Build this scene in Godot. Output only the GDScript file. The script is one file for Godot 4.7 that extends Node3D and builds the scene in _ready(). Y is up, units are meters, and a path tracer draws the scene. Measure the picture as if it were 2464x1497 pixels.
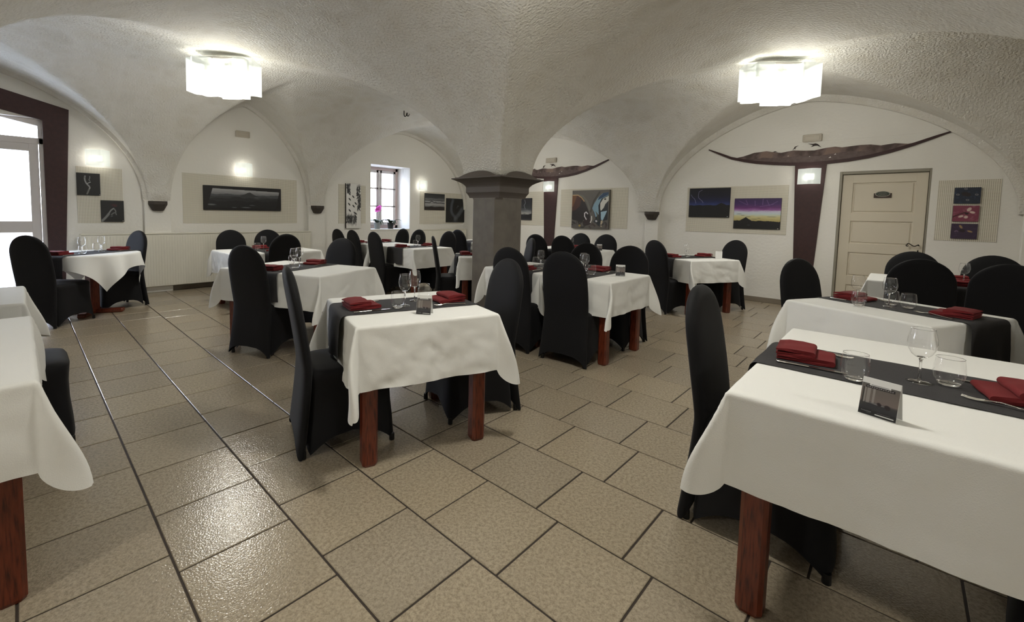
extends Node3D
# ---------------------------------------------------------------- helpers
var M := {}
var used := {}

func numbered(n: String) -> String:
	if not used.has(n):
		used[n] = 0
		return n
	used[n] += 1
	return "%s_%03d" % [n, used[n]]

func tag(o, label := "", category := "", group := "", kind := ""):
	if label: o.set_meta("label", label)
	if category: o.set_meta("category", category)
	if group: o.set_meta("group", group)
	if kind: o.set_meta("kind", kind)
	return o

func thing(called: String, label: String, category: String, at := Vector3.ZERO, turn := 0.0, group := "") -> Node3D:
	var o := Node3D.new()
	o.name = numbered(called)
	add_child(o, true)
	o.position = at
	o.rotation.y = turn
	return tag(o, label, category, group)

func dup(root: Node3D, at: Vector3, turn: float, label: String, group := "") -> Node3D:
	var r: Node3D = root.duplicate()
	r.name = numbered(String(root.name).rstrip("0123456789").rstrip("_"))
	add_child(r, true)
	r.position = at
	r.rotation = Vector3(0, turn, 0)
	r.set_meta("label", label)
	if group: r.set_meta("group", group)
	return r

func part(called: String, mesh: Mesh, mat: Material, parent: Node, at := Vector3.ZERO) -> MeshInstance3D:
	var o := MeshInstance3D.new()
	o.mesh = mesh
	o.material_override = mat
	o.name = numbered(called) if parent == self else called
	o.position = at
	parent.add_child(o, true)
	return o

func struct(called: String, mesh: Mesh, mat: Material, parent: Node = self, at := Vector3.ZERO) -> MeshInstance3D:
	var o := part(called, mesh, mat, parent, at)
	if parent == self: o.set_meta("kind", "structure")
	return o

func mb() -> SurfaceTool:
	var st := SurfaceTool.new()
	st.begin(Mesh.PRIMITIVE_TRIANGLES)
	return st

func done(st: SurfaceTool) -> ArrayMesh:
	st.generate_normals()
	return st.commit()

func tri(st: SurfaceTool, a: Vector3, b: Vector3, c: Vector3, ua := Vector2.ZERO, ub := Vector2.ZERO, uc := Vector2.ZERO):
	st.set_uv(ua); st.add_vertex(a)
	st.set_uv(ub); st.add_vertex(b)
	st.set_uv(uc); st.add_vertex(c)

func quad(st: SurfaceTool, a: Vector3, b: Vector3, c: Vector3, d: Vector3):   # clockwise seen from the front
	tri(st, a, b, c, Vector2(0, 0), Vector2(1, 0), Vector2(1, 1))
	tri(st, a, c, d, Vector2(0, 0), Vector2(1, 1), Vector2(0, 1))

func box_to(st: SurfaceTool, c: Vector3, s: Vector3, b := 0.0, t := Transform3D()):   # a box with chamfered edges
	st.set_smooth_group(-1)
	var h := s / 2.0
	b = minf(b, minf(h.x, minf(h.y, h.z)) * 0.95)
	var V := func(sx, sy, sz, ax): # corner pulled in along all axes but ax
		var q := Vector3(sx * h.x, sy * h.y, sz * h.z)
		for k in 3:
			if k != ax: q[k] -= signf(q[k]) * b
		return t * (c + q)
	for ax in 3:
		var u := (ax + 1) % 3
		var v := (ax + 2) % 3
		for s1 in [-1, 1]:
			var P := []
			for e in [[-1, -1], [1, -1], [1, 1], [-1, 1]]:
				var g := [0, 0, 0]
				g[ax] = s1; g[u] = e[0]; g[v] = e[1]
				P.append(V.call(g[0], g[1], g[2], ax))
			if s1 > 0: quad(st, P[3], P[2], P[1], P[0])
			else: quad(st, P[0], P[1], P[2], P[3])
	if b <= 0.0: return
	for ax in 3:   # edges parallel to ax
		var u := (ax + 1) % 3
		var v := (ax + 2) % 3
		for su in [-1, 1]:
			for sv in [-1, 1]:
				var g0 := [0, 0, 0]; var g1 := [0, 0, 0]
				g0[ax] = -1; g1[ax] = 1
				for g in [g0, g1]:
					g[u] = su; g[v] = sv
				var a = V.call(g0[0], g0[1], g0[2], u)
				var b2 = V.call(g1[0], g1[1], g1[2], u)
				var c2 = V.call(g1[0], g1[1], g1[2], v)
				var d2 = V.call(g0[0], g0[1], g0[2], v)
				if su * sv > 0: quad(st, a, b2, c2, d2)
				else: quad(st, d2, c2, b2, a)
	for sx in [-1, 1]:
		for sy in [-1, 1]:
			for sz in [-1, 1]:
				var a = V.call(sx, sy, sz, 0); var b3 = V.call(sx, sy, sz, 1); var c3 = V.call(sx, sy, sz, 2)
				if sx * sy * sz > 0: tri(st, a, c3, b3)
				else: tri(st, a, b3, c3)

func box(s: Vector3, b := 0.0, c := Vector3.ZERO) -> ArrayMesh:
	var st := mb()
	box_to(st, c, s, b)
	return done(st)

func boxes(list: Array, b := 0.0) -> ArrayMesh:   # list of [lo, hi]
	var st := mb()
	for q in list:
		box_to(st, (q[0] + q[1]) / 2.0, q[1] - q[0], b)
	return done(st)

func loft(st: SurfaceTool, rings: Array, closed := true, cap0 := false, cap1 := false, smooth := true):
	# rings of equal size, each a list of points counter-clockwise seen from the end they grow towards
	st.set_smooth_group(0 if smooth else -1)
	var n: int = rings[0].size()
	var m: int = n if closed else n - 1
	for i in rings.size() - 1:
		for j in m:
			var k: int = (j + 1) % n
			var u0 := float(j) / m; var u1 := float(j + 1) / m
			var v0 := float(i) / (rings.size() - 1); var v1 := float(i + 1) / (rings.size() - 1)
			var a: Vector3 = rings[i][j]; var b: Vector3 = rings[i][k]; var c: Vector3 = rings[i + 1][k]; var d: Vector3 = rings[i + 1][j]
			tri(st, d, c, b, Vector2(u0, v1), Vector2(u1, v1), Vector2(u1, v0))
			tri(st, d, b, a, Vector2(u0, v1), Vector2(u1, v0), Vector2(u0, v0))
	st.set_smooth_group(-1)
	for e in [[cap0, rings[0], true], [cap1, rings[-1], false]]:
		if not e[0]: continue
		var mid := Vector3.ZERO
		for p in e[1]: mid += p
		mid /= n
		for j in n:
			var p: Vector3 = e[1][j]; var q: Vector3 = e[1][(j + 1) % n]
			if e[2]: tri(st, mid, p, q)
			else: tri(st, mid, q, p)

func circle(r: float, y: float, n: int, c := Vector3.ZERO, rz := -1.0) -> Array:
	var a := []
	for i in n:
		var t := -TAU * i / n
		a.append(c + Vector3(cos(t) * r, y, sin(t) * (r if rz < 0 else rz)))
	return a

func lathe(profile: Array, n := 24, cap0 := false, cap1 := false) -> ArrayMesh:   # [radius, height] from below
	var st := mb()
	var rings := []
	for p in profile: rings.append(circle(maxf(p[0], 0.0003), p[1], n))
	loft(st, rings, true, cap0, cap1)
	return done(st)

func tube_to(st: SurfaceTool, path: Array, r, n := 8):
	var rings := []
	for i in path.size():
		var d: Vector3 = (path[mini(i + 1, path.size() - 1)] - path[maxi(i - 1, 0)]).normalized()
		var u := d.cross(Vector3(0.31, 0.9, 0.2)).normalized()
		var v := d.cross(u)
		var ring := []
		var rr: float = r[i] if r is Array else r
		for j in n:
			var t := TAU * j / n
			ring.append(path[i] + (u * cos(t) + v * sin(t)) * rr)
		rings.append(ring)
	loft(st, rings, true, true, true)

func prism_to(st: SurfaceTool, pts: PackedVector2Array, t: Transform3D, depth: float):   # outline in t's xy, extruded from z 0 to depth
	st.set_smooth_group(-1)
	var idx := Geometry2D.triangulate_polygon(pts)
	var ccw := not Geometry2D.is_polygon_clockwise(pts)
	for i in range(0, idx.size(), 3):
		var a := pts[idx[i]]; var b := pts[idx[i + 1]]; var c := pts[idx[i + 2]]
		if (b - a).cross(c - a) > 0:
			var x := b; b = c; c = x
		tri(st, t * Vector3(a.x, a.y, depth), t * Vector3(b.x, b.y, depth), t * Vector3(c.x, c.y, depth))
		tri(st, t * Vector3(a.x, a.y, 0), t * Vector3(c.x, c.y, 0), t * Vector3(b.x, b.y, 0))
	for i in pts.size():
		var a := pts[i]; var b := pts[(i + 1) % pts.size()]
		if not ccw:
			var x := b; b = a; a = x
		quad(st, t * Vector3(a.x, a.y, depth), t * Vector3(b.x, b.y, depth), t * Vector3(b.x, b.y, 0), t * Vector3(a.x, a.y, 0))

func prism(pts: PackedVector2Array, t: Transform3D, depth: float) -> ArrayMesh:
	var st := mb()
	prism_to(st, pts, t, depth)
	return done(st)

# ---------------------------------------------------------------- materials
func mat(c: Color, rough := 0.8, metal := 0.0) -> StandardMaterial3D:
	var m := StandardMaterial3D.new()
	m.albedo_color = c
	m.roughness = rough
	m.metallic = metal
	return m

func noise_tex(seed_: int, freq: float, octaves := 4, ramp: Gradient = null, normal := 0.0, size := 512, type := FastNoiseLite.TYPE_SIMPLEX_SMOOTH) -> NoiseTexture2D:
	var f := FastNoiseLite.new()
	f.seed = seed_
	f.frequency = freq
	f.noise_type = type
	f.fractal_octaves = octaves
	var t := NoiseTexture2D.new()
	t.width = size; t.height = size
	t.seamless = true
	t.noise = f
	if ramp: t.color_ramp = ramp
	if normal > 0.0:
		t.as_normal_map = true
		t.bump_strength = normal
	return t

func ramp(list: Array) -> Gradient:
	var g := Gradient.new()
	var o := PackedFloat32Array(); var c := PackedColorArray()
	for q in list:
		o.append(q[0]); c.append(q[1])
	g.offsets = o; g.colors = c
	return g

func world_uv(m: StandardMaterial3D, metres: float) -> StandardMaterial3D:
	m.uv1_triplanar = true
	m.uv1_world_triplanar = true
	m.uv1_scale = Vector3.ONE / metres
	return m

func bumpy(m: StandardMaterial3D, tex: Texture2D, cm: float):
	m.heightmap_enabled = true
	m.heightmap_texture = tex
	m.heightmap_scale = cm

func materials():
	var plaster_bump := noise_tex(3, 0.075, 4, null, 0.0, 1024, FastNoiseLite.TYPE_PERLIN)
	M.plaster = world_uv(mat(Color(0.855, 0.845, 0.815), 0.95), 1.7)
	bumpy(M.plaster, plaster_bump, 1.35)
	M.plaster.albedo_texture = noise_tex(5, 0.006, 4, ramp([[0.0, Color(0.93, 0.92, 0.9)], [0.5, Color(1, 1, 1)], [1.0, Color(0.97, 0.96, 0.94)]]))
	M.wall = world_uv(mat(Color(0.885, 0.875, 0.845), 0.9), 0.9)
	bumpy(M.wall, noise_tex(8, 0.03, 4, null, 0.0, 512), 0.18)
	M.tiles = []
	var speck := noise_tex(11, 0.03, 6, ramp([[0.0, Color(0.68, 0.665, 0.635)], [0.3, Color(0.80, 0.785, 0.755)], [0.5, Color(0.89, 0.875, 0.85)], [0.7, Color(0.97, 0.955, 0.925)], [1.0, Color(1, 0.985, 0.95)]]), 0.0, 1024)
	(speck.noise as FastNoiseLite).fractal_gain = 0.86
	var tile_bump := noise_tex(12, 0.06, 2, null, 0.0, 1024)
	for k in 4:
		var c: Color = [Color(0.705, 0.662, 0.59), Color(0.69, 0.65, 0.585), Color(0.715, 0.67, 0.595), Color(0.68, 0.638, 0.57)][k]
		var m := world_uv(mat(c, 0.16), 0.62)
		m.uv1_offset = Vector3(0.21, 0, 0.37) * k
		m.albedo_texture = speck
		bumpy(m, tile_bump, 0.055)
		M.tiles.append(m)
	M.grout = mat(Color(0.21, 0.175, 0.145), 0.8)
	M.skirting = mat(Color(0.50, 0.46, 0.40), 0.45)
	var weave := noise_tex(21, 0.22, 2, null, 0.0, 256)
	M.linen = world_uv(mat(Color(0.90, 0.90, 0.885), 0.92), 0.25)
	bumpy(M.linen, weave, 0.06)
	M.runner = world_uv(mat(Color(0.215, 0.21, 0.215), 0.85), 0.2)
	M.runner.albedo_texture = noise_tex(22, 0.12, 4, ramp([[0.0, Color(0.8, 0.8, 0.82)], [1.0, Color(1, 1, 1)]]), 0.0, 256)
	bumpy(M.runner, weave, 0.05)
	M.napkin = world_uv(mat(Color(0.47, 0.085, 0.10), 0.9), 0.15)
	M.napkin.albedo_texture = noise_tex(23, 0.2, 3, ramp([[0.0, Color(0.8, 0.8, 0.8)], [1.0, Color(1, 1, 1)]]), 0.0, 256)
	bumpy(M.napkin, weave, 0.04)
	M.spandex = mat(Color(0.082, 0.082, 0.09), 0.7)
	M.spandex.metallic_specular = 0.3
	M.spandex.rim_enabled = true
	M.spandex.rim = 0.2
	M.spandex.rim_tint = 0.3
	M.foot = mat(Color(0.05, 0.05, 0.055), 0.5)
	var grain := noise_tex(31, 0.02, 5, ramp([[0.0, Color(0.45, 0.42, 0.4)], [0.45, Color(0.85, 0.83, 0.8)], [1.0, Color(1, 1, 1)]]), 0.0, 512)
	M.wood = mat(Color(0.45, 0.20, 0.115), 0.38)
	M.wood.uv1_triplanar = true
	M.wood.uv1_scale = Vector3(9, 0.9, 9)
	M.wood.albedo_texture = grain
	M.pillar = world_uv(mat(Color(0.45, 0.425, 0.39), 0.6), 0.6)
	M.pillar.albedo_texture = noise_tex(33, 0.012, 4, ramp([[0.0, Color(0.86, 0.86, 0.86)], [1.0, Color(1, 1, 1)]]), 0.0, 256)
	M.pillar_dark = mat(Color(0.34, 0.31, 0.285), 0.6)
	M.corbel = world_uv(mat(Color(0.26, 0.235, 0.215), 0.75), 0.3)
	bumpy(M.corbel, weave, 0.2)
	M.maroon = world_uv(mat(Color(0.235, 0.125, 0.12), 0.6), 0.5)
	M.maroon.albedo_texture = noise_tex(35, 0.03, 4, ramp([[0.0, Color(0.8, 0.78, 0.78)], [1.0, Color(1, 1, 1)]]), 0.0, 256)
	M.mountain = world_uv(mat(Color(0.50, 0.435, 0.415), 0.8), 0.8)
	M.mountain.albedo_texture = noise_tex(36, 0.012, 5, ramp([[0.2, Color(0.62, 0.6, 0.6)], [0.5, Color(0.86, 0.85, 0.85)], [0.8, Color(1.0, 0.97, 0.93)]]), 0.0, 256)
	M.mountain_far = mat(Color(0.52, 0.455, 0.41), 0.8)
	M.white_panel = mat(Color(0.90, 0.89, 0.865), 0.8)
	M.bird = mat(Color(0.20, 0.165, 0.155), 0.8)
	M.chalk = mat(Color(0.9, 0.88, 0.86), 0.8)
	M.door = mat(Color(0.80, 0.765, 0.69), 0.5)
	M.door_frame = mat(Color(0.55, 0.53, 0.475), 0.55)
	M.dark_wood = mat(Color(0.22, 0.15, 0.11), 0.5)
	M.plaque = mat(Color(0.16, 0.20, 0.155), 0.4)
	M.plaque_rim = mat(Color(0.62, 0.6, 0.55), 0.4)
	M.iron = mat(Color(0.10, 0.085, 0.07), 0.45, 0.6)
	M.radiator = mat(Color(0.86, 0.845, 0.79), 0.45)
	M.beige_plastic = mat(Color(0.72, 0.69, 0.63), 0.5)
	M.clear_plastic = mat(Color(0.80, 0.78, 0.73), 0.25)
	M.frame_white = mat(Color(0.80, 0.775, 0.76), 0.5)
	M.frame_rose = mat(Color(0.78, 0.70, 0.68), 0.55)
	M.glass = mat(Color(1, 1, 1, 0.012), 0.02)
	M.glass.transparency = BaseMaterial3D.TRANSPARENCY_ALPHA
	M.pane = mat(Color(1, 1, 1, 0.04), 0.02)
	M.pane.transparency = BaseMaterial3D.TRANSPARENCY_ALPHA
	M.crystal = mat(Color(1, 1, 1, 0.0), 0.02)
	M.crystal.refraction_enabled = true
	M.crystal.refraction_scale = 0.05
	M.steel = mat(Color(0.80, 0.79, 0.77), 0.18, 1.0)
	M.chrome = mat(Color(0.78, 0.77, 0.75), 0.3, 1.0)
	M.card = mat(Color(0.86, 0.86, 0.85), 0.5)
	M.bulb = mat(Color(1, 1, 1), 0.4)
	M.bulb.emission_enabled = true
	M.bulb.emission = Color(1.0, 0.95, 0.86)
	M.bulb.emission_energy_multiplier = 6.0
	M.opal = mat(Color(0.95, 0.97, 0.96, 0.6), 0.35)
	M.opal.transparency = BaseMaterial3D.TRANSPARENCY_ALPHA
	M.opal.emission_enabled = true
	M.opal.emission = Color(0.93, 1.0, 0.97)
	M.opal.emission_energy_multiplier = 0.26
	M.frosted = mat(Color(0.93, 0.95, 0.94, 0.45), 0.35)
	M.frosted.transparency = BaseMaterial3D.TRANSPARENCY_ALPHA
	M.frosted.emission_enabled = true
	M.frosted.emission = Color(0.96, 1.0, 0.97)
	M.frosted.emission_energy_multiplier = 0.2
	M.pot = mat(Color(0.55, 0.57, 0.56), 0.4)
	M.pot_dark = mat(Color(0.16, 0.165, 0.16), 0.5)
	M.leaf = mat(Color(0.12, 0.20, 0.08), 0.4)
	M.petal = mat(Color(0.80, 0.36, 0.72), 0.6)
	M.petal.backlight_enabled = true
	M.petal.backlight = Color(0.6, 0.25, 0.5)
	M.terrace = mat(Color(0.80, 0.78, 0.75), 0.9)
	M.red_cloth = mat(Color(0.55, 0.10, 0.12), 0.8)
	var wv := Image.create(32, 32, false, Image.FORMAT_RGB8)   # an open weave: pale bars, dark holes
	for y in 32:
		for x in 32:
			var bar := (x % 32) < 15 or (y % 32) < 15
			wv.set_pixel(x, y, Color(0.93, 0.92, 0.89) if bar else Color(0.64, 0.62, 0.58))
	M.weave_tex = ImageTexture.create_from_image(wv)

# ---------------------------------------------------------------- vault
const WL := -8.25      # window wall
const WR := 8.15       # door wall
const PX := 3.85       # the pillar
const PZ := -3.35
const QX := -0.60
const QZ := 1.15
const XB := -4.6
const ZB := 5.2
const CR := 3.12
const SW := 1.41
const SP := 1.72

func prof(u: float, lo: float, hi: float, slo: float, shi: float, uc: float, plo := 1.5, phi := 1.5) -> float:
	var s := slo if u < uc else shi
	var t := (uc - u) / (uc - lo) if u < uc else (u - uc) / (hi - uc)
	return s + (CR - s) * sqrt(maxf(0.0, 1.0 - pow(minf(t, 1.0), plo if u < uc else phi)))

func vault(x: float, z: float) -> float:
	var w := smoothstep(5.0, 8.0, x)
	var s := lerpf(SP, SW, w)
	var m := 0.28 - 0.16 * w
	if x > WR - 0.07: m += 0.07
	var pz := 0.0
	if z < PZ: pz = prof(z, WL + 0.08, PZ - m, SW, s, -5.8, 2.6, 1.5)
	elif z < QZ: pz = prof(z, PZ + m, QZ - m, s, s, -1.1)
	else: pz = prof(z, QZ + m, ZB, s, SW, 3.2)
	if z < -5.8:
		var rib := 0.05 if z < WL + 0.07 else 0.0   # a rib stands along the foot of each wall arch
		var y := SW
		for q in [[-0.75, 2.10, 1.8], [2.76, 1.155, 1.3], [6.17, 1.99, 1.7]]:
			var t: float = absf(x - q[0]) / (q[1] - rib)
			if t < 1.0: y = maxf(y, SW + (CR - rib - SW) * sqrt(1.0 - pow(t, q[2])))
		return maxf(y, pz)
	var px := 0.0
	if x < QX: px = prof(x, XB, QX - 0.28, SW, SP, -2.5)
	elif x < PX: px = prof(x, QX + 0.28, PX - 0.28, SP, SP, 1.66)
	else: px = prof(x, PX + 0.28, WR - 0.08, SP, SW, 6.1, 1.5, 2.4)
	if x > WR - 0.07: return maxf(px, SW + (pz - SW) * 0.945)
	return maxf(px, pz)

func steps(lo: float, hi: float, fine: Array) -> PackedFloat32Array:
	var a := PackedFloat32Array([lo])
	var u := lo
	while u < hi - 0.001:
		var d := 9.0
		for f in fine: d = minf(d, absf(u + 0.01 - f))
		u = minf(hi, u + (0.012 if d < 0.36 else 0.025 if d < 0.6 else 0.05))
		a.append(u)
	return a

func build_ceiling():
	var xs := steps(XB, WR + 0.01, [QX, PX, WR - 0.06, 1.48, 4.05])
	var zs := steps(WL, ZB, [WL, PZ, QZ])
	var nx := xs.size(); var nz := zs.size()
	var v := PackedVector3Array(); var n := PackedVector3Array(); var idx := PackedInt32Array()
	v.resize(nx * nz); n.resize(nx * nz)
	for i in nz:
		for j in nx:
			v[i * nx + j] = Vector3(xs[j], vault(xs[j], zs[i]), zs[i])
	for i in nz:
		for j in nx:
			var a := v[i * nx + maxi(j - 1, 0)]; var b := v[i * nx + mini(j + 1, nx - 1)]
			var c := v[maxi(i - 1, 0) * nx + j]; var d := v[mini(i + 1, nz - 1) * nx + j]
			n[i * nx + j] = (b - a).cross(d - c).normalized()
	for i in nz - 1:
		for j in nx - 1:
			var k := i * nx + j
			idx.append_array([k, k + nx, k + nx + 1, k, k + nx + 1, k + 1])
	for k in n.size():
		if n[k].y > 0: n[k] = -n[k]
	var flip := PackedInt32Array()
	var arr := []
	arr.resize(Mesh.ARRAY_MAX)
	arr[Mesh.ARRAY_VERTEX] = v
	arr[Mesh.ARRAY_NORMAL] = n
	# clockwise seen from below
	var q := v[idx[0]]; var g := (v[idx[1]] - q).cross(v[idx[2]] - q)
	if g.y < 0:
		for k in range(0, idx.size(), 3):
			flip.append_array([idx[k], idx[k + 2], idx[k + 1]])
		idx = flip
	arr[Mesh.ARRAY_INDEX] = idx
	var mesh := ArrayMesh.new()
	mesh.add_surface_from_arrays(Mesh.PRIMITIVE_TRIANGLES, arr)
	var c := Node3D.new()
	c.name = "ceiling"
	c.set_meta("kind", "structure")
	add_child(c)
	part("vault", mesh, M.plaster, c)
	part("roof_slab", boxes([[Vector3(XB - 0.5, 3.2, WL - 0.56), Vector3(WR + 0.5, 3.45, ZB + 0.4)]]), M.plaster, c)

# ---------------------------------------------------------------- room shell
func wall_with_holes(called: String, lo: Vector2, hi: Vector2, holes: Array, to3: Callable) -> MeshInstance3D:
	# a wall as boxes around rectangular holes; to3 turns (u, y, depth 0..1) into a point
	var us := [lo.x, hi.x]
	for h in holes: us.append_array([h[0], h[2]])
	us.sort()
	var st := mb()
	for i in us.size() - 1:
		if us[i + 1] - us[i] < 0.001: continue
		var y := lo.y
		var mid: float = (us[i] + us[i + 1]) / 2.0
		var spans := []
		for h in holes:
			if mid > h[0] and mid < h[2]: spans.append([h[1], h[3]])
		spans.sort()
		spans.append([hi.y, hi.y])
		for s in spans:
			if s[0] - y > 0.001:
				var a: Vector3 = to3.call(us[i], y, 0.0); var b: Vector3 = to3.call(us[i + 1], s[0], 1.0)
				box_to(st, (a + b) / 2.0, (b - a).abs())
			y = s[1]
	return struct(called, done(st), M.wall)

func build_shell():
	var wl := wall_with_holes("wall_left", Vector2(XB - 0.5, -0.15), Vector2(WR + 0.5, 3.25), [[-1.35, -0.15, 0.25, 2.45], [5.317, 0.927, 6.375, 2.341]], func(u, y, d): return Vector3(u, y, WL - 0.56 * d))
	for q in [[1.31, 1.65], [3.88, 4.22], [-3.1, -2.81]]:
		part("pier", boxes([[Vector3(q[0], 0, WL - 0.01), Vector3(q[1], SW, WL + 0.08)]], 0.006), M.wall, wl)
	var wr := wall_with_holes("wall_right", Vector2(WL - 0.5, -0.15), Vector2(ZB + 0.4, 3.25), [[-0.669, -0.15, 0.235, 1.993]], func(u, y, d): return Vector3(WR + 0.45 * d, y, u))
	for q in [[-3.39, -3.15], [1.0, 1.3]]:
		part("pier", boxes([[Vector3(WR - 0.08, 0, q[0]), Vector3(WR + 0.01, SW, q[1])]], 0.006), M.wall, wr)
	struct("wall_back", boxes([[Vector3(XB - 0.5, -0.15, ZB), Vector3(WR + 0.5, 3.25, ZB + 0.4)]]), M.wall)
	struct("wall_side", boxes([[Vector3(XB - 0.5, -0.15, WL - 0.5), Vector3(XB, 3.25, ZB + 0.4)]]), M.wall)
	struct("baseboard_left", boxes([[Vector3(0.52, 0, WL), Vector3(WR, 0.07, WL + 0.012)]], 0.003), M.skirting)
	struct("baseboard_right", boxes([[Vector3(WR - 0.012, 0, WL), Vector3(WR, 0.075, -0.72)], [Vector3(WR - 0.012, 0, 0.29), Vector3(WR, 0.075, ZB)]], 0.003), M.skirting)
	# floor: every tile near enough to tell apart is a part of its own
	var fl := Node3D.new()
	fl.name = "floor"
	fl.set_meta("kind", "structure")
	add_child(fl)
	part("grout_bed", boxes([[Vector3(XB - 0.5, -0.3, WL - 0.5), Vector3(WR + 0.5, -0.004, ZB + 0.4)]]), M.grout, fl)
	var whole := box(Vector3(0.392, 0.012, 0.392), 0.0022)
	var list := []
	for s in range(-12, 22):
		var x0 := -0.052 + 0.4 * s
		if x0 + 0.4 < XB or x0 > WR: continue
		var off := 0.165 if posmod(s, 2) == 1 else 0.28
		for k in range(-14, 22):
			var z0 := -(off + 0.4 * k)
			if z0 > ZB or z0 + 0.4 < WL + 0.0: continue
			var c := Vector3(x0 + 0.2, -0.006, z0 + 0.2)
			var d := c.x * 0.7156 - c.z * 0.6985      # along the lens
			var side := c.x * 0.6985 + c.z * 0.7156
			var seen_ := d > 0.75 and side > -1.2 * d - 0.4 and side < 1.4 * d + 0.4
			list.append([d if seen_ else 100.0 + absf(d), c])
	list.sort_custom(func(a, b): return a[0] < b[0])
	var rng := RandomNumberGenerator.new()
	rng.seed = 7
	var rest := mb()
	for i in list.size():
		var c: Vector3 = list[i][1]
		c.y += rng.randf_range(-0.0006, 0.0004)
		var k := rng.randi() % 4
		if i < 300:
			var o := part("tile", whole, M.tiles[k], fl, c)
			o.rotation = Vector3(rng.randf_range(-1, 1), 0, rng.randf_range(-1, 1)) * 0.0012
		else:
			box_to(rest, c, Vector3(0.392, 0.012, 0.392), 0.0022)
	var far := part("far_tiles", done(rest), M.tiles[0], fl)
	far.set_meta("kind", "stuff")

func rect_ring(hx: float, hz: float, c: float, y: float) -> Array:   # a rectangle with cut corners
	var a := []
	for p in [[hx, -hz + c], [hx, hz - c], [hx - c, hz], [-hx + c, hz], [-hx, hz - c], [-hx, -hz + c], [-hx + c, -hz], [hx - c, -hz]]:
		a.append(Vector3(p[0], y, p[1]))
	a.reverse()
	return a

func build_pillar(at: Vector3, label: String):
	var p := thing("pillar", label, "pillar", at)
	var st := mb()
	loft(st, [rect_ring(0.23, 0.23, 0.012, 0), rect_ring(0.23, 0.23, 0.012, 0.12), rect_ring(0.228, 0.228, 0.03, 0.2), rect_ring(0.228, 0.228, 0.068, 0.23), rect_ring(0.228, 0.228, 0.068, 1.46), rect_ring(0.228, 0.228, 0.03, 1.52), rect_ring(0.228, 0.228, 0.012, 1.54)], true, true, true, false)
	part("shaft", done(st), M.pillar, p)
	st = mb()
	var rings := []
	for q in [[0.228, 1.48], [0.236, 1.505], [0.25, 1.53], [0.258, 1.54], [0.258, 1.60], [0.264, 1.615], [0.285, 1.64], [0.315, 1.66], [0.35, 1.678], [0.378, 1.69], [0.378, 1.70], [0.30, 1.712]]:
		rings.append(rect_ring(q[0], q[0], 0.004, q[1]))
	loft(st, rings, true, false, true, false)
	part("abacus", done(st), M.pillar_dark, p)
	for k in 4:   # scalloped cresting boards that lean on the springing of the vault
		var pts := PackedVector2Array([Vector2(-0.34, 0), Vector2(0.34, 0)])
		for i in 25:
			var u := 0.34 - 0.68 * i / 24.0
			var e := maxf(0.0, 1.0 - pow(absf(u) / 0.27, 2.0))
			pts.append(Vector2(u, 0.006 + 0.075 * pow(e, 0.8)))
		var t := Transform3D(Basis(Vector3.UP, k * PI / 2) * Basis(Vector3.RIGHT, -0.55), Basis(Vector3.UP, k * PI / 2) * Vector3(0, 1.696, 0.345))
		part("cresting", prism(pts, t, 0.014), M.pillar_dark, p)

func build_corbel(at: Vector3, turn: float, label: String):
	var st := mb()
	var rings := []
	for q in [[0.055, 0.045, 0.0], [0.075, 0.075, 0.008], [0.115, 0.125, 0.085], [0.122, 0.135, 0.10], [0.122, 0.135, 0.15]]:
		var ring := []
		var n := 7
		for i in n:
			var t := PI * i / (n - 1)
			var c := cos(t); var s := sin(t)
			ring.append(Vector3(signf(c) * pow(absf(c), 0.75) * q[0], q[2], pow(s, 0.75) * q[1]))
		ring.append(Vector3(-q[0], q[2], -0.02)); ring.append(Vector3(q[0], q[2], -0.02))
		ring.reverse()
		rings.append(ring)
	loft(st, rings, true, true, true, false)
	var o := part("corbel", done(st), M.corbel, self, at)
	o.rotation.y = turn
	tag(o, label, "corbel", "dark corbels under the vault")

func arm(called: String, lo: Vector3, hi: Vector3, m: Material, parent: Node, b := 0.004):
	return part(called, boxes([[lo, hi]], b), m, parent)

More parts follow.
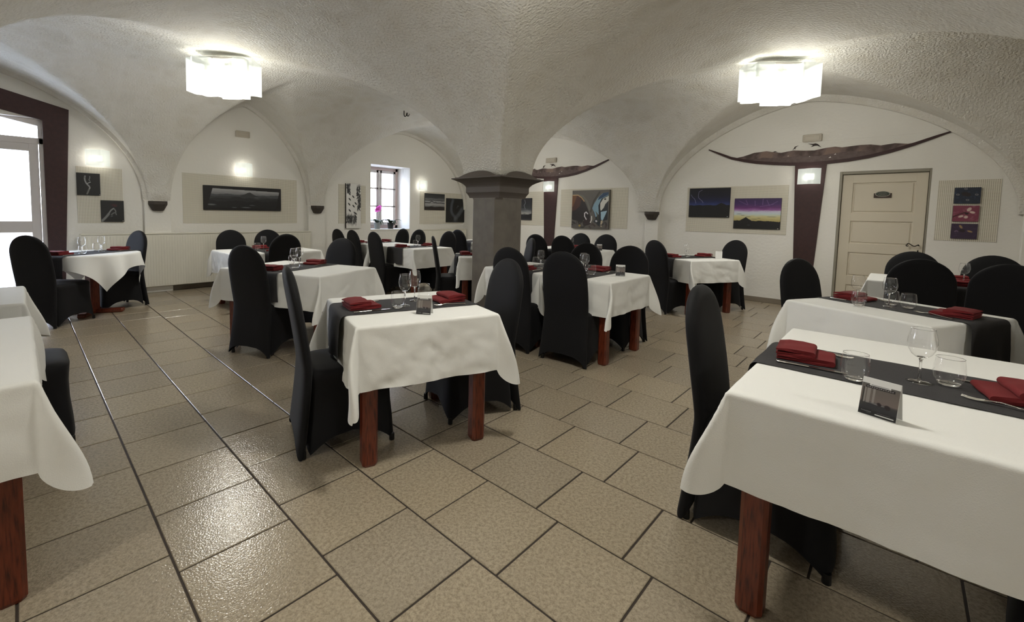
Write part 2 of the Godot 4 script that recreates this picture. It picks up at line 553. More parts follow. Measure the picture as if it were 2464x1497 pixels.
func build_doors():
	# glazed terrace door in the left wall, under a gabled dark surround
	var d := Node3D.new()
	d.name = "door_1"
	d.set_meta("kind", "structure")
	add_child(d)
	var t := Transform3D(Basis(), Vector3(0, 0, WL - 0.005))
	var c := -0.55
	var outer := [Vector2(0.40, 0), Vector2(0.512, 2.611), Vector2(-0.123, 2.77), Vector2(c, 2.86), Vector2(2 * c + 0.123, 2.77), Vector2(2 * c - 0.512, 2.611), Vector2(2 * c - 0.40, 0)]
	var inner := [Vector2(2 * c - 0.25, 0), Vector2(2 * c - 0.246, 2.43), Vector2(c, 2.60), Vector2(0.246, 2.43), Vector2(0.25, 0)]
	part("surround", prism(PackedVector2Array(outer + inner), t, 0.035), M.maroon, d)
	var z0 := WL - 0.14; var z1 := WL - 0.07
	for sx in [-1.0, 1.0]:
		var X := func(u): return c + sx * u
		for q in [["jamb", 0.755, 0.80, 0.0, 2.45], ["stile", 0.655, 0.75, 0.02, 2.12], ["stile", 0.0, 0.085, 0.02, 2.12]]:
			arm(q[0], Vector3(minf(X.call(q[1]), X.call(q[2])), q[3], z0), Vector3(maxf(X.call(q[1]), X.call(q[2])), q[4], z1), M.frame_white, d)
		for q in [[0.02, 0.16], [0.94, 1.09], [2.02, 2.12]]:
			arm("rail", Vector3(minf(X.call(0.0), X.call(0.75)), q[0], z0 + 0.004), Vector3(maxf(X.call(0.0), X.call(0.75)), q[1], z1 - 0.004), M.frame_white, d)
		for q in [[0.15, 0.95], [1.08, 2.03]]:
			arm("pane", Vector3(minf(X.call(0.08), X.call(0.66)), q[0], z0 + 0.032), Vector3(maxf(X.call(0.08), X.call(0.66)), q[1], z0 + 0.036), M.pane, d, 0.0)
	arm("transom", Vector3(2 * c - 0.25, 2.12, z0), Vector3(0.25, 2.20, z1), M.frame_white, d)
	part("fanlight_pane", prism(PackedVector2Array([Vector2(0.21, 2.19), Vector2(0.21, 2.37), Vector2(c, 2.52), Vector2(2 * c - 0.21, 2.37), Vector2(2 * c - 0.21, 2.19)]), Transform3D(Basis(), Vector3(0, 0, z0 + 0.03)), 0.005), M.pane, d)
	part("fanlight_frame", prism(PackedVector2Array([Vector2(0.25, 2.19), Vector2(0.25, 2.47), Vector2(c, 2.62), Vector2(2 * c - 0.25, 2.47), Vector2(2 * c - 0.25, 2.19), Vector2(2 * c - 0.2, 2.19), Vector2(2 * c - 0.2, 2.36), Vector2(c, 2.51), Vector2(0.2, 2.36), Vector2(0.2, 2.19)]), Transform3D(Basis(), Vector3(0, 0, z0)), 0.07), M.frame_white, d)
	part("threshold", boxes([[Vector3(2 * c - 0.25, -0.1, WL - 0.56), Vector3(0.25, 0.015, WL)]]), M.skirting, d)
	# panelled door in the right wall
	d = Node3D.new()
	d.name = "door_2"
	d.set_meta("kind", "structure")
	add_child(d)
	var a := -0.669; var b := 0.235
	arm("backing", Vector3(WR + 0.12, -0.02, a - 0.05), Vector3(WR + 0.2, 2.05, b + 0.05), M.door_frame, d, 0.0)
	arm("frame", Vector3(WR + 0.0, 0, a), Vector3(WR + 0.1, 1.993, a + 0.03), M.door_frame, d)
	arm("frame", Vector3(WR + 0.0, 0, b - 0.018), Vector3(WR + 0.1, 1.993, b), M.door_frame, d)
	arm("frame", Vector3(WR + 0.0, 1.953, a + 0.03), Vector3(WR + 0.1, 1.993, b - 0.018), M.door_frame, d)
	var leaf := Node3D.new()
	leaf.name = "leaf"
	d.add_child(leaf, true)
	arm("slab", Vector3(WR + 0.05, 0.01, a + 0.034), Vector3(WR + 0.09, 1.948, b - 0.022), M.door, leaf)
	var ys := [0.12, 0.42, 0.47, 0.80, 0.93, 1.27, 1.41, 1.82]
	arm("stile", Vector3(WR + 0.034, 0.01, a + 0.034), Vector3(WR + 0.06, 1.948, a + 0.15), M.door, leaf)
	arm("stile", Vector3(WR + 0.034, 0.01, b - 0.135), Vector3(WR + 0.06, 1.948, b - 0.022), M.door, leaf)
	var rails := [[0.01, 0.15], [0.40, 0.53], [0.86, 0.99], [1.30, 1.42], [1.83, 1.948]]
	for q in rails:
		arm("rail", Vector3(WR + 0.035, q[0], a + 0.14), Vector3(WR + 0.06, q[1], b - 0.125), M.door, leaf)
	for k in rails.size() - 1:
		arm("panel", Vector3(WR + 0.041, rails[k][1] + 0.014, a + 0.165), Vector3(WR + 0.06, rails[k + 1][0] - 0.014, b - 0.15), M.door, leaf, 0.008)
	var h := mb()
	var path := []
	for i in 17:
		var u := i / 16.0
		path.append(Vector3(WR - 0.015, 1.003 + 0.016 * sin(u * TAU * 0.9 + 2.6), 0.172 - 0.105 * u))
	for i in 9:
		var tt := i / 8.0 * 4.6
		path.append(Vector3(WR - 0.015, 1.004 - 0.009 + 0.010 * cos(tt), 0.067 - 0.010 * sin(tt)))
	tube_to(h, path, 0.0055, 8)
	tube_to(h, [Vector3(WR + 0.04, 1.0, 0.172), Vector3(WR - 0.02, 1.0, 0.172)], 0.008, 8)
	part("handle", done(h), M.iron, d)
	part("keyhole", boxes([[Vector3(WR + 0.028, 0.895, 0.163), Vector3(WR + 0.036, 0.935, 0.175)]], 0.002), M.iron, d)
	var pq := thing("door_plaque", "small oval dark green plaque on the upper panel of the pale door", "plaque", Vector3(WR + 0.034, 1.672, -0.211))
	part("base", boxes([[Vector3(-0.010, -0.05, -0.088), Vector3(0, 0.012, 0.088)]], 0.002), M.dark_wood, pq)
	var st := mb()
	var bas := Basis(Vector3(0, 0, 1), Vector3(0, 1, 0), Vector3(-1, 0, 0))
	for q in [[0.076, 0.038, 0.010, "rim"], [0.068, 0.031, 0.013, "oval"]]:
		var pts := PackedVector2Array()
		for i in 32: pts.append(Vector2(cos(TAU * i / 32) * q[0], sin(TAU * i / 32) * q[1]))
		part(q[3], prism(pts, Transform3D(bas, Vector3(-0.009, 0.002, 0)), q[2]), M.plaque_rim if q[3] == "rim" else M.plaque, pq)
	for q in [[0.014, 0.030], [-0.001, 0.040], [-0.015, 0.026]]:   # worn, unreadable lines of lettering
		for i in 7:
			var z: float = -q[1] + 2 * q[1] * i / 6.0
			box_to(st, Vector3(-0.0225, q[0] + 0.001 * (i % 3 - 1), z), Vector3(0.001, 0.006 - 0.002 * (i % 2), 0.006))
	part("lettering", done(st), M.door_frame, pq)

func build_window():
	var w := Node3D.new()
	w.name = "window_1"
	w.set_meta("kind", "structure")
	add_child(w)
	var z := WL - 0.52
	var x0 := 5.317; var x1 := 6.375; var y0 := 0.927; var y1 := 2.341
	for q in [[x0, x0 + 0.07, y0, y1], [x1 - 0.07, x1, y0, y1], [x0, x1, y1 - 0.07, y1], [x0, x1, y0, y0 + 0.08]]:
		arm("frame", Vector3(q[0], q[2], z - 0.03), Vector3(q[1], q[3], z + 0.04), M.frame_rose, w)
	var mid := (x0 + x1) / 2
	for s in [[x0 + 0.07, mid - 0.01], [mid + 0.01, x1 - 0.07]]:
		for q in [[s[0], s[0] + 0.065, y0 + 0.08, y1 - 0.07], [s[1] - 0.065, s[1], y0 + 0.08, y1 - 0.07], [s[0], s[1], y1 - 0.13, y1 - 0.07], [s[0], s[1], y0 + 0.08, y0 + 0.15], [s[0], s[1], y0 + 0.50, y0 + 0.535], [s[0], s[1], y0 + 0.91, y0 + 0.945]]:
			arm("sash", Vector3(q[0], q[2], z - 0.015), Vector3(q[1], q[3], z + 0.05), M.frame_white, w)
		arm("pane", Vector3(s[0] + 0.05, y0 + 0.12, z + 0.01), Vector3(s[1] - 0.05, y1 - 0.1, z + 0.014), M.pane, w, 0.0)
	arm("meeting_bead", Vector3(mid - 0.022, y0 + 0.09, z + 0.02), Vector3(mid + 0.022, y1 - 0.08, z + 0.065), M.frame_white, w)
	# open shutters outside
	for s in [x0 - 0.06, x1 + 0.02]:
		arm("shutter", Vector3(s, y0, z - 0.55), Vector3(s + 0.04, y1, z - 0.06), M.frame_rose, w)
	arm("sill", Vector3(x0, y0 - 0.03, WL - 0.48), Vector3(x1, y0 + 0.002, WL + 0.012), M.wall, w)
	# terrace and what stands outside
	struct("terrace", boxes([[Vector3(-14, -0.3, -24), Vector3(18, -0.06, WL - 0.56)]]), M.terrace)

# ---------------------------------------------------------------- lamps
func omni(parent: Node, at: Vector3, energy: float, size: float, c := Color(1.0, 0.93, 0.82)):
	var l := OmniLight3D.new()
	l.name = "lamp_light"
	l.position = at
	l.light_color = c
	l.light_energy = energy
	l.light_size = size
	l.omni_range = 25.0
	l.omni_attenuation = 2.0
	l.shadow_enabled = true
	parent.add_child(l, true)

func build_ceiling_lamp(at: Vector3, turn: float, energy: float, label: String):
	var L := thing("ceiling_lamp", label, "lamp", at, turn, "wavy glass ceiling lamps")
	part("ceiling_plate", box(Vector3(0.52, 0.03, 0.16), 0.006, Vector3(0, -0.015, 0)), M.chrome, L)
	var k := 0
	for q in [[-0.215, 0.0, 0.165, 0.150, 0.40, 0.3], [0.06, -0.015, 0.165, 0.135, 0.43, 2.2], [0.275, 0.01, 0.11, 0.165, 0.39, 4.0], [0.03, 0.07, 0.30, 0.09, 0.35, 5.1]]:
		if k == 3: break
		var st := mb()
		var rings := []
		for yy in [-0.03, -q[4]]:
			var ring := []
			for i in 96:
				var t := -TAU * i / 96.0
				var c := cos(t); var s := sin(t)
				var r: float = 1.0 + 0.13 * cos(4 * t + q[5]) + 0.07 * cos(7 * t - q[5])
				ring.append(Vector3(q[0] + signf(c) * pow(absf(c), 0.62) * q[2] * r, yy, q[1] + signf(s) * pow(absf(s), 0.62) * q[3] * r))
			rings.append(ring)
		loft(st, rings)
		part("glass_shade", done(st), M.opal, L)
		if k < 3:
			var bb := part("bulb", lathe([[0.012, -0.04], [0.02, -0.02], [0.034, 0.02], [0.03, 0.045], [0.0, 0.058]], 14, true), M.bulb, L, Vector3(q[0], -0.20, q[1]))
			omni(bb, Vector3(0, 0.01, 0), energy * 0.012, 0.03, Color(1.0, 0.985, 0.94))
			part("lamp_holder", lathe([[0.016, 0.0], [0.016, 0.10]], 12, true, true), M.chrome, L, Vector3(q[0], -0.14, q[1]))
		k += 1
	# the shades are open below: most light leaves downwards, the rest spreads all round
	var sp := SpotLight3D.new()
	sp.name = "lamp_light"
	sp.position = Vector3(0, -0.46, 0)
	sp.rotation.x = -PI / 2
	sp.spot_angle = 78.0
	sp.spot_angle_attenuation = 0.8
	sp.light_color = Color(1.0, 0.985, 0.95)
	sp.light_energy = energy * 0.75
	sp.light_size = 0.16
	sp.spot_range = 25.0
	sp.spot_attenuation = 2.0
	sp.shadow_enabled = true
	L.add_child(sp, true)
	omni(L, Vector3(0, -0.56, 0), energy * 0.34, 0.12, Color(1.0, 0.985, 0.95))

func build_sconce(at: Vector3, turn: float, energy: float, label: String):
	var L := thing("wall_sconce", label, "lamp", at, turn, "square frosted glass wall sconces")
	part("back_plate", box(Vector3(0.12, 0.10, 0.02), 0.004, Vector3(0, 0, 0.011)), M.chrome, L)
	var st := mb()
	var rings := []
	for s in [[-0.112, 0.0], [0.112, 0.0]]:
		var ring := []
		for f in [1, -1]:
			for i in 21:
				var u: float = (i / 20.0 * 2 - 1) * f
				var zz: float = 0.105 + 0.022 * sin(u * 3.4 + 0.6) - 0.035 * u * u + (0.0025 * f)
				ring.append(Vector3(u * 0.135, s[0], zz))
		rings.append(ring)
	loft(st, rings, true, true, true)
	part("glass_plate", done(st), M.frosted, L)
	var b := part("bulb", lathe([[0.010, -0.03], [0.022, -0.01], [0.026, 0.01], [0.018, 0.03], [0.0, 0.036]], 14, true), M.bulb, L, Vector3(-0.03, -0.02, 0.052))
	part("lamp_holder", lathe([[0.012, 0.0], [0.012, 0.05]], 12, true, true), M.chrome, L, Vector3(-0.03, -0.09, 0.052))
	omni(b, Vector3.ZERO, energy, 0.03, Color(1.0, 0.98, 0.96))

# ---------------------------------------------------------------- furniture
var chair0: Node3D

func make_chair(label: String) -> Node3D:
	var c := thing("chair", label, "chair")
	# the stretched cover of the back: one panel from the floor to the rounded top
	var st := mb()
	var rings := []
	var hw := func(y): return 0.212 + 0.024 * pow(clampf(1.0 - y / 0.45, 0, 1), 1.4) + 0.006 * sin(clampf((y - 0.45) / 0.35, 0, 1) * PI)
	var zr := func(y): return -0.232 - 0.045 * pow(clampf(1.0 - y / 0.45, 0, 1), 1.3) - 0.085 * pow(clampf((y - 0.45) / 0.54, 0, 1), 1.15)
	var rows := 34
	for i in rows + 1:
		var f := i / float(rows)
		var y := f * 0.99
		if i > 22: y = 0.99 - 0.99 * (1 - 22.0 / rows) * (1.0 - sin((i - 22.0) / (rows - 22.0) * PI / 2))
		var w: float = hw.call(minf(y, 0.78))
		var th := 0.030
		if y > 0.775:
			var q := clampf((y - 0.775) / 0.2151, 0, 1)
			w *= sqrt(maxf(0.0, 1.0 - q * q))
			th *= pow(maxf(0.0, 1.0 - pow(q, 6)), 0.5)
		w = maxf(w, 0.004); th = maxf(th, 0.003)
		var ring := []
		var n := 40
		for j in n:
			var t := -TAU * j / n
			var cx := signf(cos(t)) * pow(absf(cos(t)), 0.42)
			var cz := signf(sin(t)) * pow(absf(sin(t)), 0.8)
			var yy := y
			if y < 0.30:   # the hem rises between the two legs
				var hem := 0.085 * (1.0 - pow(absf(cx), 3.5))
				yy = lerpf(hem + 0.006, 0.30, y / 0.30)
			ring.append(Vector3(cx * w, yy, zr.call(yy) + cz * th))
		rings.append(ring)
	loft(st, rings)
	part("backrest", done(st), M.spandex, c)
	# seat and skirt
	st = mb()
	rings = []
	var prof_s := [[0.006, 0.0, 0.0], [0.10, 0.0, 0.0], [0.22, 0.006, 0.0], [0.34, 0.008, 0.0], [0.40, 0.004, 0.0], [0.43, 0.002, 0.0], [0.447, 0.012, 0.0], [0.456, 0.035, 0.0], [0.461, 0.09, 0.0], [0.465, 0.16, 0.0], [0.466, 0.205, 0.0]]
	for q in prof_s:
		var y: float = q[0]
		var flare: float = pow(clampf(1.0 - y / 0.45, 0, 1), 1.5)
		var ring := []
		var n := 72
		for j in n:
			var t := -TAU * j / n
			var sx := signf(cos(t)) * pow(absf(cos(t)), 0.36)
			var sz := signf(sin(t)) * pow(absf(sin(t)), 0.36)
			var cc := minf(1.0, minf(absf(sx), absf(sz)) / 0.8827)   # 1 at the corners
			var bow := 0.028 * (1.0 - cc) * smoothstep(0.46, 0.1, y) * 1.0
			var hx: float = 0.216 + 0.020 * flare - q[1] - bow
			var hz: float = 0.232 + 0.018 * flare - q[1] - bow
			var yy := y
			if y < 0.34:
				var hem := 0.095 * (1.0 - pow(cc, 3.0))
				yy = lerpf(hem + 0.006, 0.34, y / 0.34)
			ring.append(Vector3(sx * maxf(hx, 0.002), yy, sz * maxf(hz, 0.002) - 0.005))
		rings.append(ring)
	loft(st, rings, true, false, true)
	part("seat_cover", done(st), M.spandex, c)
	for sx in [-1, 1]:
		for sz in [-1, 1]:
			part("foot", lathe([[0.013, 0.0], [0.015, 0.003], [0.014, 0.04]], 10, true, true), M.foot, c, Vector3(0.205 * sx, 0, 0.215 * sz - (0.045 if sz < 0 else 0.0)))
	return c

func place_chair(x: float, z: float, fx: float, fz: float, label: String, group := "black covered dining chairs"):
	var turn := atan2(fx, fz)
	if chair0 == null:
		chair0 = make_chair(label)
		chair0.position = Vector3(x, 0, z)
		chair0.rotation.y = turn
		chair0.set_meta("group", group)
		return
	dup(chair0, Vector3(x, 0, z), turn, label, group)

const TOP := 0.74

func cloth_mesh(w: float, d: float, drop: float, sd: int, rough: float, tip := 1.34, fin := 0.36) -> ArrayMesh:
	var nz := FastNoiseLite.new()
	nz.seed = sd
	nz.frequency = 3.2
	nz.fractal_octaves = 3
	var fold := FastNoiseLite.new()
	fold.seed = sd + 50
	fold.frequency = 2.3
	fold.fractal_type = FastNoiseLite.FRACTAL_RIDGED
	fold.fractal_octaves = 3
	var hx := w / 2; var hz := d / 2
	var us := PackedFloat32Array(); var vs := PackedFloat32Array()
	for e in [[us, hx], [vs, hz]]:
		var u: float = -(e[1] + drop)
		while u < e[1] + drop + 0.001:
			e[0].append(u)
			u += 0.006 if absf(absf(u) - e[1]) < 0.03 else 0.021
	var R := 0.014
	var bend := func(a: float) -> Vector2:   # out, down for a length a past the edge
		if a <= 0: return Vector2(a, 0)
		if a < R * PI / 2: return Vector2(R * sin(a / R), R * (1 - cos(a / R)))
		return Vector2(R + 0.03 * (a - R * PI / 2), R + (a - R * PI / 2))
	var P := []
	for v in vs:
		var row := PackedVector3Array()
		for u in us:
			var a := absf(u) - hx; var b := absf(v) - hz
			var sx := signf(u); var sz := signf(v)
			var p := Vector3.ZERO
			if a <= 0 and b <= 0:
				p = Vector3(u, 0, v)
				p.y = 0.0012 * nz.get_noise_2d(u * 2, v * 2)
			elif a > 0 and b > 0:
				var r := sqrt(a * a + b * b)
				var phi := atan2(b, a)
				var s2 := sin(2 * phi)
				var k := r * maxf(cos(phi), sin(phi)) / drop   # 0 at the table's corner, 1 at the hem
				var q: Vector2 = bend.call(k * drop)
				var reach := q.y * lerpf(1.0, tip, pow(s2, 0.55))   # the corner hangs below the hem
				var out := reach * fin * pow(s2, 0.9) * (1.0 - 0.22 * pow(k, 3.0))
				var down := sqrt(maxf(0.0, reach * reach - out * out))
				var side := r * 0.085 * s2 * cos(2 * phi)
				var lean := PI / 4 + (0.5 if fmod(absf(sx * 3 + sz + sd * 5), 4.0) < 2.0 else -0.5) * smoothstep(0.1, 0.9, k)
				var ox := q.x * pow(cos(phi), 0.7) + out * cos(lean) + side
				var oz := q.x * pow(sin(phi), 0.7) + out * sin(lean) - side
				p = Vector3(sx * (hx + ox), -down, sz * (hz + oz))
			else:
				var e := a if a > 0 else b
				var q: Vector2 = bend.call(e)
				var along := v if a > 0 else u
				var half := hz if a > 0 else hx
				var k := e / drop
				var amp := 0.010 * rough * k * (1.0 - pow(absf(along) / half, 6))
				var o := q.x + amp * sin(along * 17.0 + sd) + 0.010 * rough * k * nz.get_noise_2d(along * 1.1 + 9 * sx + 5 * sz, e * 0.6)
				o += 0.017 * rough * sqrt(k) * (0.5 - absf(fold.get_noise_2d(along + e * 0.9 + 3 * sx, e * 1.2 - along * 0.5 + 7 * sz))) * (1.0 - pow(absf(along) / half, 8))
				o = maxf(o, 0.002)
				p = Vector3(sx * (hx + o), -q.y, v) if a > 0 else Vector3(u, -q.y, sz * (hz + o))
			row.append(p)
		P.append(row)
	var st := mb()
	st.set_smooth_group(0)
	for i in vs.size() - 1:
		for j in us.size() - 1:
			tri(st, P[i][j], P[i][j + 1], P[i + 1][j + 1])
			tri(st, P[i][j], P[i + 1][j + 1], P[i + 1][j])
	st.index()
	return done(st)

func round_cloth(R: float, half: float, sd: int) -> ArrayMesh:
	var st := mb()
	st.set_smooth_group(0)
	var n := 76
	var P := []
	for i in n + 1:
		var row := PackedVector3Array()
		for j in n + 1:
			var u := (j / float(n) * 2 - 1) * half; var v := (i / float(n) * 2 - 1) * half
			var rho := sqrt(u * u + v * v)
			var p := Vector3(u, 0, v)
			if rho > R:
				var e := rho - R
				var th := atan2(v, u)
				var wv := cos(8 * th + 0.6 * sin(3 * th) + sd)
				var out := minf(e, 0.012) + e * (0.13 + 0.16 * wv)
				p = Vector3(cos(th) * (R + out), -maxf(0.0, e - 0.006) * (0.97 - 0.02 * wv), sin(th) * (R + out))
			row.append(p)
		P.append(row)
	for i in n:
		for j in n:
			tri(st, P[i][j], P[i][j + 1], P[i + 1][j + 1])
			tri(st, P[i][j], P[i + 1][j + 1], P[i + 1][j])
	st.index()
	return done(st)

func runner_mesh(w: float, length: float, drop: float, sd: int, round_end := false) -> ArrayMesh:   # length along x
	var st := mb()
	st.set_smooth_group(0)
	var nz := FastNoiseLite.new()
	nz.seed = sd
	nz.frequency = 3.0
	var hl := length / 2 + 0.004
	var us := PackedFloat32Array()
	var u := -(hl + drop)
	while u < hl + drop + 0.001:
		us.append(u)
		u += 0.006 if absf(absf(u) - hl) < 0.035 else 0.022
	var P := []
	var nv := 16
	for i in nv + 1:
		var v := (i / float(nv) - 0.5) * w
		var row := PackedVector3Array()
		for x in us:
			var a := absf(x) - hl
			var R := 0.018
			var p := Vector3(x, 0.0035 + 0.0008 * nz.get_noise_2d(x * 3, v * 3), v)
			if a > 0:
				var o := 0.0; var dn := 0.0
				if a < R * PI / 2:
					o = R * sin(a / R); dn = R * (1 - cos(a / R))
				else:
					o = R + 0.04 * (a - R * PI / 2); dn = R + a - R * PI / 2
				o += 0.012 * (a / drop) * (sin(v * 26 + sd) + nz.get_noise_2d(v * 2, x))
				p = Vector3(signf(x) * (hl + maxf(o, 0.0) + 0.014 * minf(1, a / 0.04)), 0.0035 - dn, v * (1.0 + 0.05 * a / drop))
			row.append(p)
		P.append(row)
	for i in nv:
		for j in us.size() - 1:
			tri(st, P[i][j], P[i][j + 1], P[i + 1][j + 1])
			tri(st, P[i][j], P[i + 1][j + 1], P[i + 1][j])
	st.index()
	return done(st)

func leg_mesh(s: float, h: float) -> ArrayMesh:
	var st := mb()
	loft(st, [rect_ring(s * 0.44, s * 0.44, s * 0.16, 0), rect_ring(s * 0.5, s * 0.5, s * 0.16, 0.012), rect_ring(s * 0.5, s * 0.5, s * 0.16, h)], true, true, true, false)
	return done(st)

# a table with its cloth and runner; the runner lies along local x, w is measured along x
func make_table(x: float, z: float, ang: float, w: float, d: float, where: String, opt := {}) -> Dictionary:
	var T := {"at": Vector3(x, TOP, z), "ang": ang, "w": w, "d": d, "where": where, "rz": opt.get("rz", 0.0)}
	var t := thing("dining_table", "wooden dining table under a white cloth, " + where, "table", Vector3(x, 0, z), ang, "wooden dining tables")
	if opt.get("round", false):
		part("tabletop", lathe([[w / 2 - 0.01, TOP - 0.03], [w / 2, TOP - 0.026], [w / 2, TOP - 0.008], [w / 2 - 0.004, TOP - 0.004]], 48, true, true), M.wood, t)
		part("column", leg_mesh(0.11, TOP - 0.03), M.wood, t)
		for k in 2:
			var f := part("foot_bar", box(Vector3(0.62, 0.05, 0.09), 0.012, Vector3(0, 0.025 + 0.0, 0)), M.wood, t)
			f.rotation.y = k * PI / 2 + 0.5
	else:
		part("tabletop", box(Vector3(w - 0.006, 0.032, d - 0.006), 0.004, Vector3(0, TOP - 0.0205, 0)), M.wood, t)
		var lm := leg_mesh(0.078, TOP - 0.036)
		for sx in [-1, 1]:
			for sz in [-1, 1]:
				part("leg", lm, M.wood, t, Vector3(sx * (w / 2 - 0.075), 0, sz * (d / 2 - 0.075)))
		part("apron", boxes([[Vector3(-w / 2 + 0.06, TOP - 0.12, d / 2 - 0.09), Vector3(w / 2 - 0.06, TOP - 0.036, d / 2 - 0.068)], [Vector3(-w / 2 + 0.06, TOP - 0.12, -d / 2 + 0.068), Vector3(w / 2 - 0.06, TOP - 0.036, -d / 2 + 0.09)]]), M.wood, t)
	var cm: ArrayMesh = round_cloth(w / 2, w / 2 + 0.17, 2) if opt.get("round", false) else cloth_mesh(w, d, opt.get("drop", 0.31), opt.get("seed", 1), opt.get("rough", 1.0), opt.get("tip", 1.34))
	var cl := part("tablecloth", cm, M.linen, self, Vector3(x, TOP, z))
	cl.rotation.y = ang
	if opt.get("round", false): cl.rotation.y = ang + 0.35
	tag(cl, "white cloth draped over the " + where, "tablecloth", "white tablecloths")
	if opt.get("runner", true):
		var rm := runner_mesh(opt.get("rw", 0.40), w - (0.04 if opt.get("round", false) else 0.0), opt.get("rdrop", 0.27), opt.get("seed", 1))
		var r := part("table_runner", rm, M.runner, self, Vector3(x, TOP, z) + Basis(Vector3.UP, ang) * Vector3(0, 0, T.rz))
		r.rotation.y = ang
		tag(r, "dark grey runner lying across the " + where, "table runner", "dark grey table runners")
	return T

# ---------------------------------------------------------------- table setting
var proto := {}

func napkin_mesh() -> ArrayMesh:
	var st := mb()
	for k in 2:
		var path := []   # the section of a folded cloth: a long U lying open to one side
		var L := 0.085 if k == 0 else 0.056
		var y := 0.004 if k == 0 else 0.0235
		var th := 0.0075 if k == 0 else 0.0095
		path.append(Vector2(-L, y))
		path.append(Vector2(-L * 0.3, y + 0.001)); path.append(Vector2(L * 0.5, y))
		for i in 9:
			var t := -PI / 2 + PI * i / 8.0
			path.append(Vector2(L + cos(t) * th, y + th + sin(t) * th))
		path.append(Vector2(L * 0.4, y + 2 * th + 0.002)); path.append(Vector2(-L * 0.4, y + 2 * th + 0.001)); path.append(Vector2(-L, y + 2 * th - 0.005))
		var rings := []
		for w in 13:
			var zz := -0.082 + 0.164 * w / 12.0
			var ring := []
			for side in [1.0, -1.0]:
				for i0 in path.size():
					var i: int = i0 if side > 0 else path.size() - 1 - i0
					var d: Vector2 = (path[mini(i + 1, path.size() - 1)] - path[maxi(i - 1, 0)]).normalized()
					var p: Vector2 = path[i] + Vector2(-d.y, d.x) * 0.0029 * side
					ring.append(Vector3(p.x + (-0.032 if k == 1 else 0.0), maxf(p.y + 0.0012 * sin(zz * 60 + p.x * 40), 0.0005), zz + 0.002 * sin(p.x * 50)))
			rings.append(ring)
		loft(st, rings, true, true, true)
	return done(st)

func glass_parts():
	# wine glass
	var g := Node3D.new(); g.name = "wine_glass"
	part("bowl", lathe([[0.004, 0.085], [0.014, 0.088], [0.026, 0.098], [0.035, 0.116], [0.038, 0.136], [0.0365, 0.155], [0.033, 0.172], [0.0305, 0.186]], 28), M.glass, g)
	part("stem", lathe([[0.0075, 0.004], [0.0045, 0.012], [0.0036, 0.03], [0.0036, 0.072], [0.006, 0.084], [0.011, 0.0895]], 12, false, true), M.crystal, g)
	part("base", lathe([[0.033, 0.0], [0.0335, 0.0014], [0.024, 0.003], [0.010, 0.005], [0.002, 0.0085]], 28, true), M.crystal, g)
	part("rim", ring_mesh(0.0305, 0.186, 0.0007), M.crystal, g)
	proto.wine = g
	g = Node3D.new(); g.name = "tumbler"
	part("cup", lathe([[0.022, 0.004], [0.030, 0.010], [0.037, 0.026], [0.040, 0.046], [0.039, 0.066], [0.0355, 0.088], [0.0345, 0.094]], 28), M.glass, g)
	part("base", lathe([[0.021, 0.0], [0.026, 0.003], [0.029, 0.010], [0.018, 0.0115], [0.001, 0.0105]], 28, true), M.crystal, g)
	part("rim", ring_mesh(0.0345, 0.094, 0.0007), M.crystal, g)
	proto.tumbler = g
	g = Node3D.new(); g.name = "knife"
	var st := mb()
	var rings := []
	for q in [[0.0, 0.004], [0.004, 0.0075], [0.04, 0.0068], [0.085, 0.0048], [0.10, 0.0042]]:
		var ring := []
		for j in 10:
			var t := TAU * j / 10
			ring.append(Vector3(q[0], 0.0035 + sin(t) * 0.0032, cos(t) * q[1]))
		rings.append(ring)
	loft(st, rings, true, true, true)
	part("handle", done(st), M.steel, g)
	part("blade", prism(PackedVector2Array([Vector2(0.098, -0.004), Vector2(0.112, -0.009), Vector2(0.17, -0.0095), Vector2(0.20, -0.006), Vector2(0.213, 0.003), Vector2(0.20, 0.0065), Vector2(0.098, 0.0045)]), Transform3D(Basis(Vector3.RIGHT, PI / 2), Vector3(0, 0.0045, 0)), 0.0018), M.steel, g)
	proto.knife = g
	g = Node3D.new(); g.name = "fork"
	st = mb()
	rings = []
	for q in [[0.0, 0.0095, 0.003], [0.03, 0.0075, 0.004], [0.08, 0.0042, 0.007], [0.115, 0.0036, 0.011], [0.135, 0.006, 0.009], [0.15, 0.0118, 0.005]]:
		var ring := []
		for j in 10:
			var t := TAU * j / 10
			ring.append(Vector3(q[0], q[2] + sin(t) * 0.0016, cos(t) * q[1]))
		rings.append(ring)
	loft(st, rings, true, true, true)
	part("handle", done(st), M.steel, g)
	st = mb()
	for k in 4:
		var zz := -0.0096 + 0.0064 * k
		tube_to(st, [Vector3(0.148, 0.0055, zz), Vector3(0.165, 0.0035, zz), Vector3(0.182, 0.004, zz), Vector3(0.197, 0.0075, zz)], [0.0019, 0.0018, 0.0016, 0.0009], 6)
	part("tines", done(st), M.steel, g)
	proto.fork = g
	g = Node3D.new(); g.name = "napkin"
	part("folded_cloth", napkin_mesh(), M.napkin, g)
	proto.napkin = g
	g = Node3D.new(); g.name = "table_card"
	var tilt := 0.22
	for s in [1, -1]:
		var pb := part("leaf", box(Vector3(0.083, 0.105, 0.0012), 0.0, Vector3(0, 0.0525, 0)), M.card, g, Vector3(0, 0.0005, 0.0235 * s))
		pb.rotation.x = -tilt * s
		if s > 0:
			var qm := QuadMesh.new()
			qm.size = Vector2(0.082, 0.088)
			part("print", qm, M.card_print, pb, Vector3(0, 0.045, 0.0009))
	proto.card = g

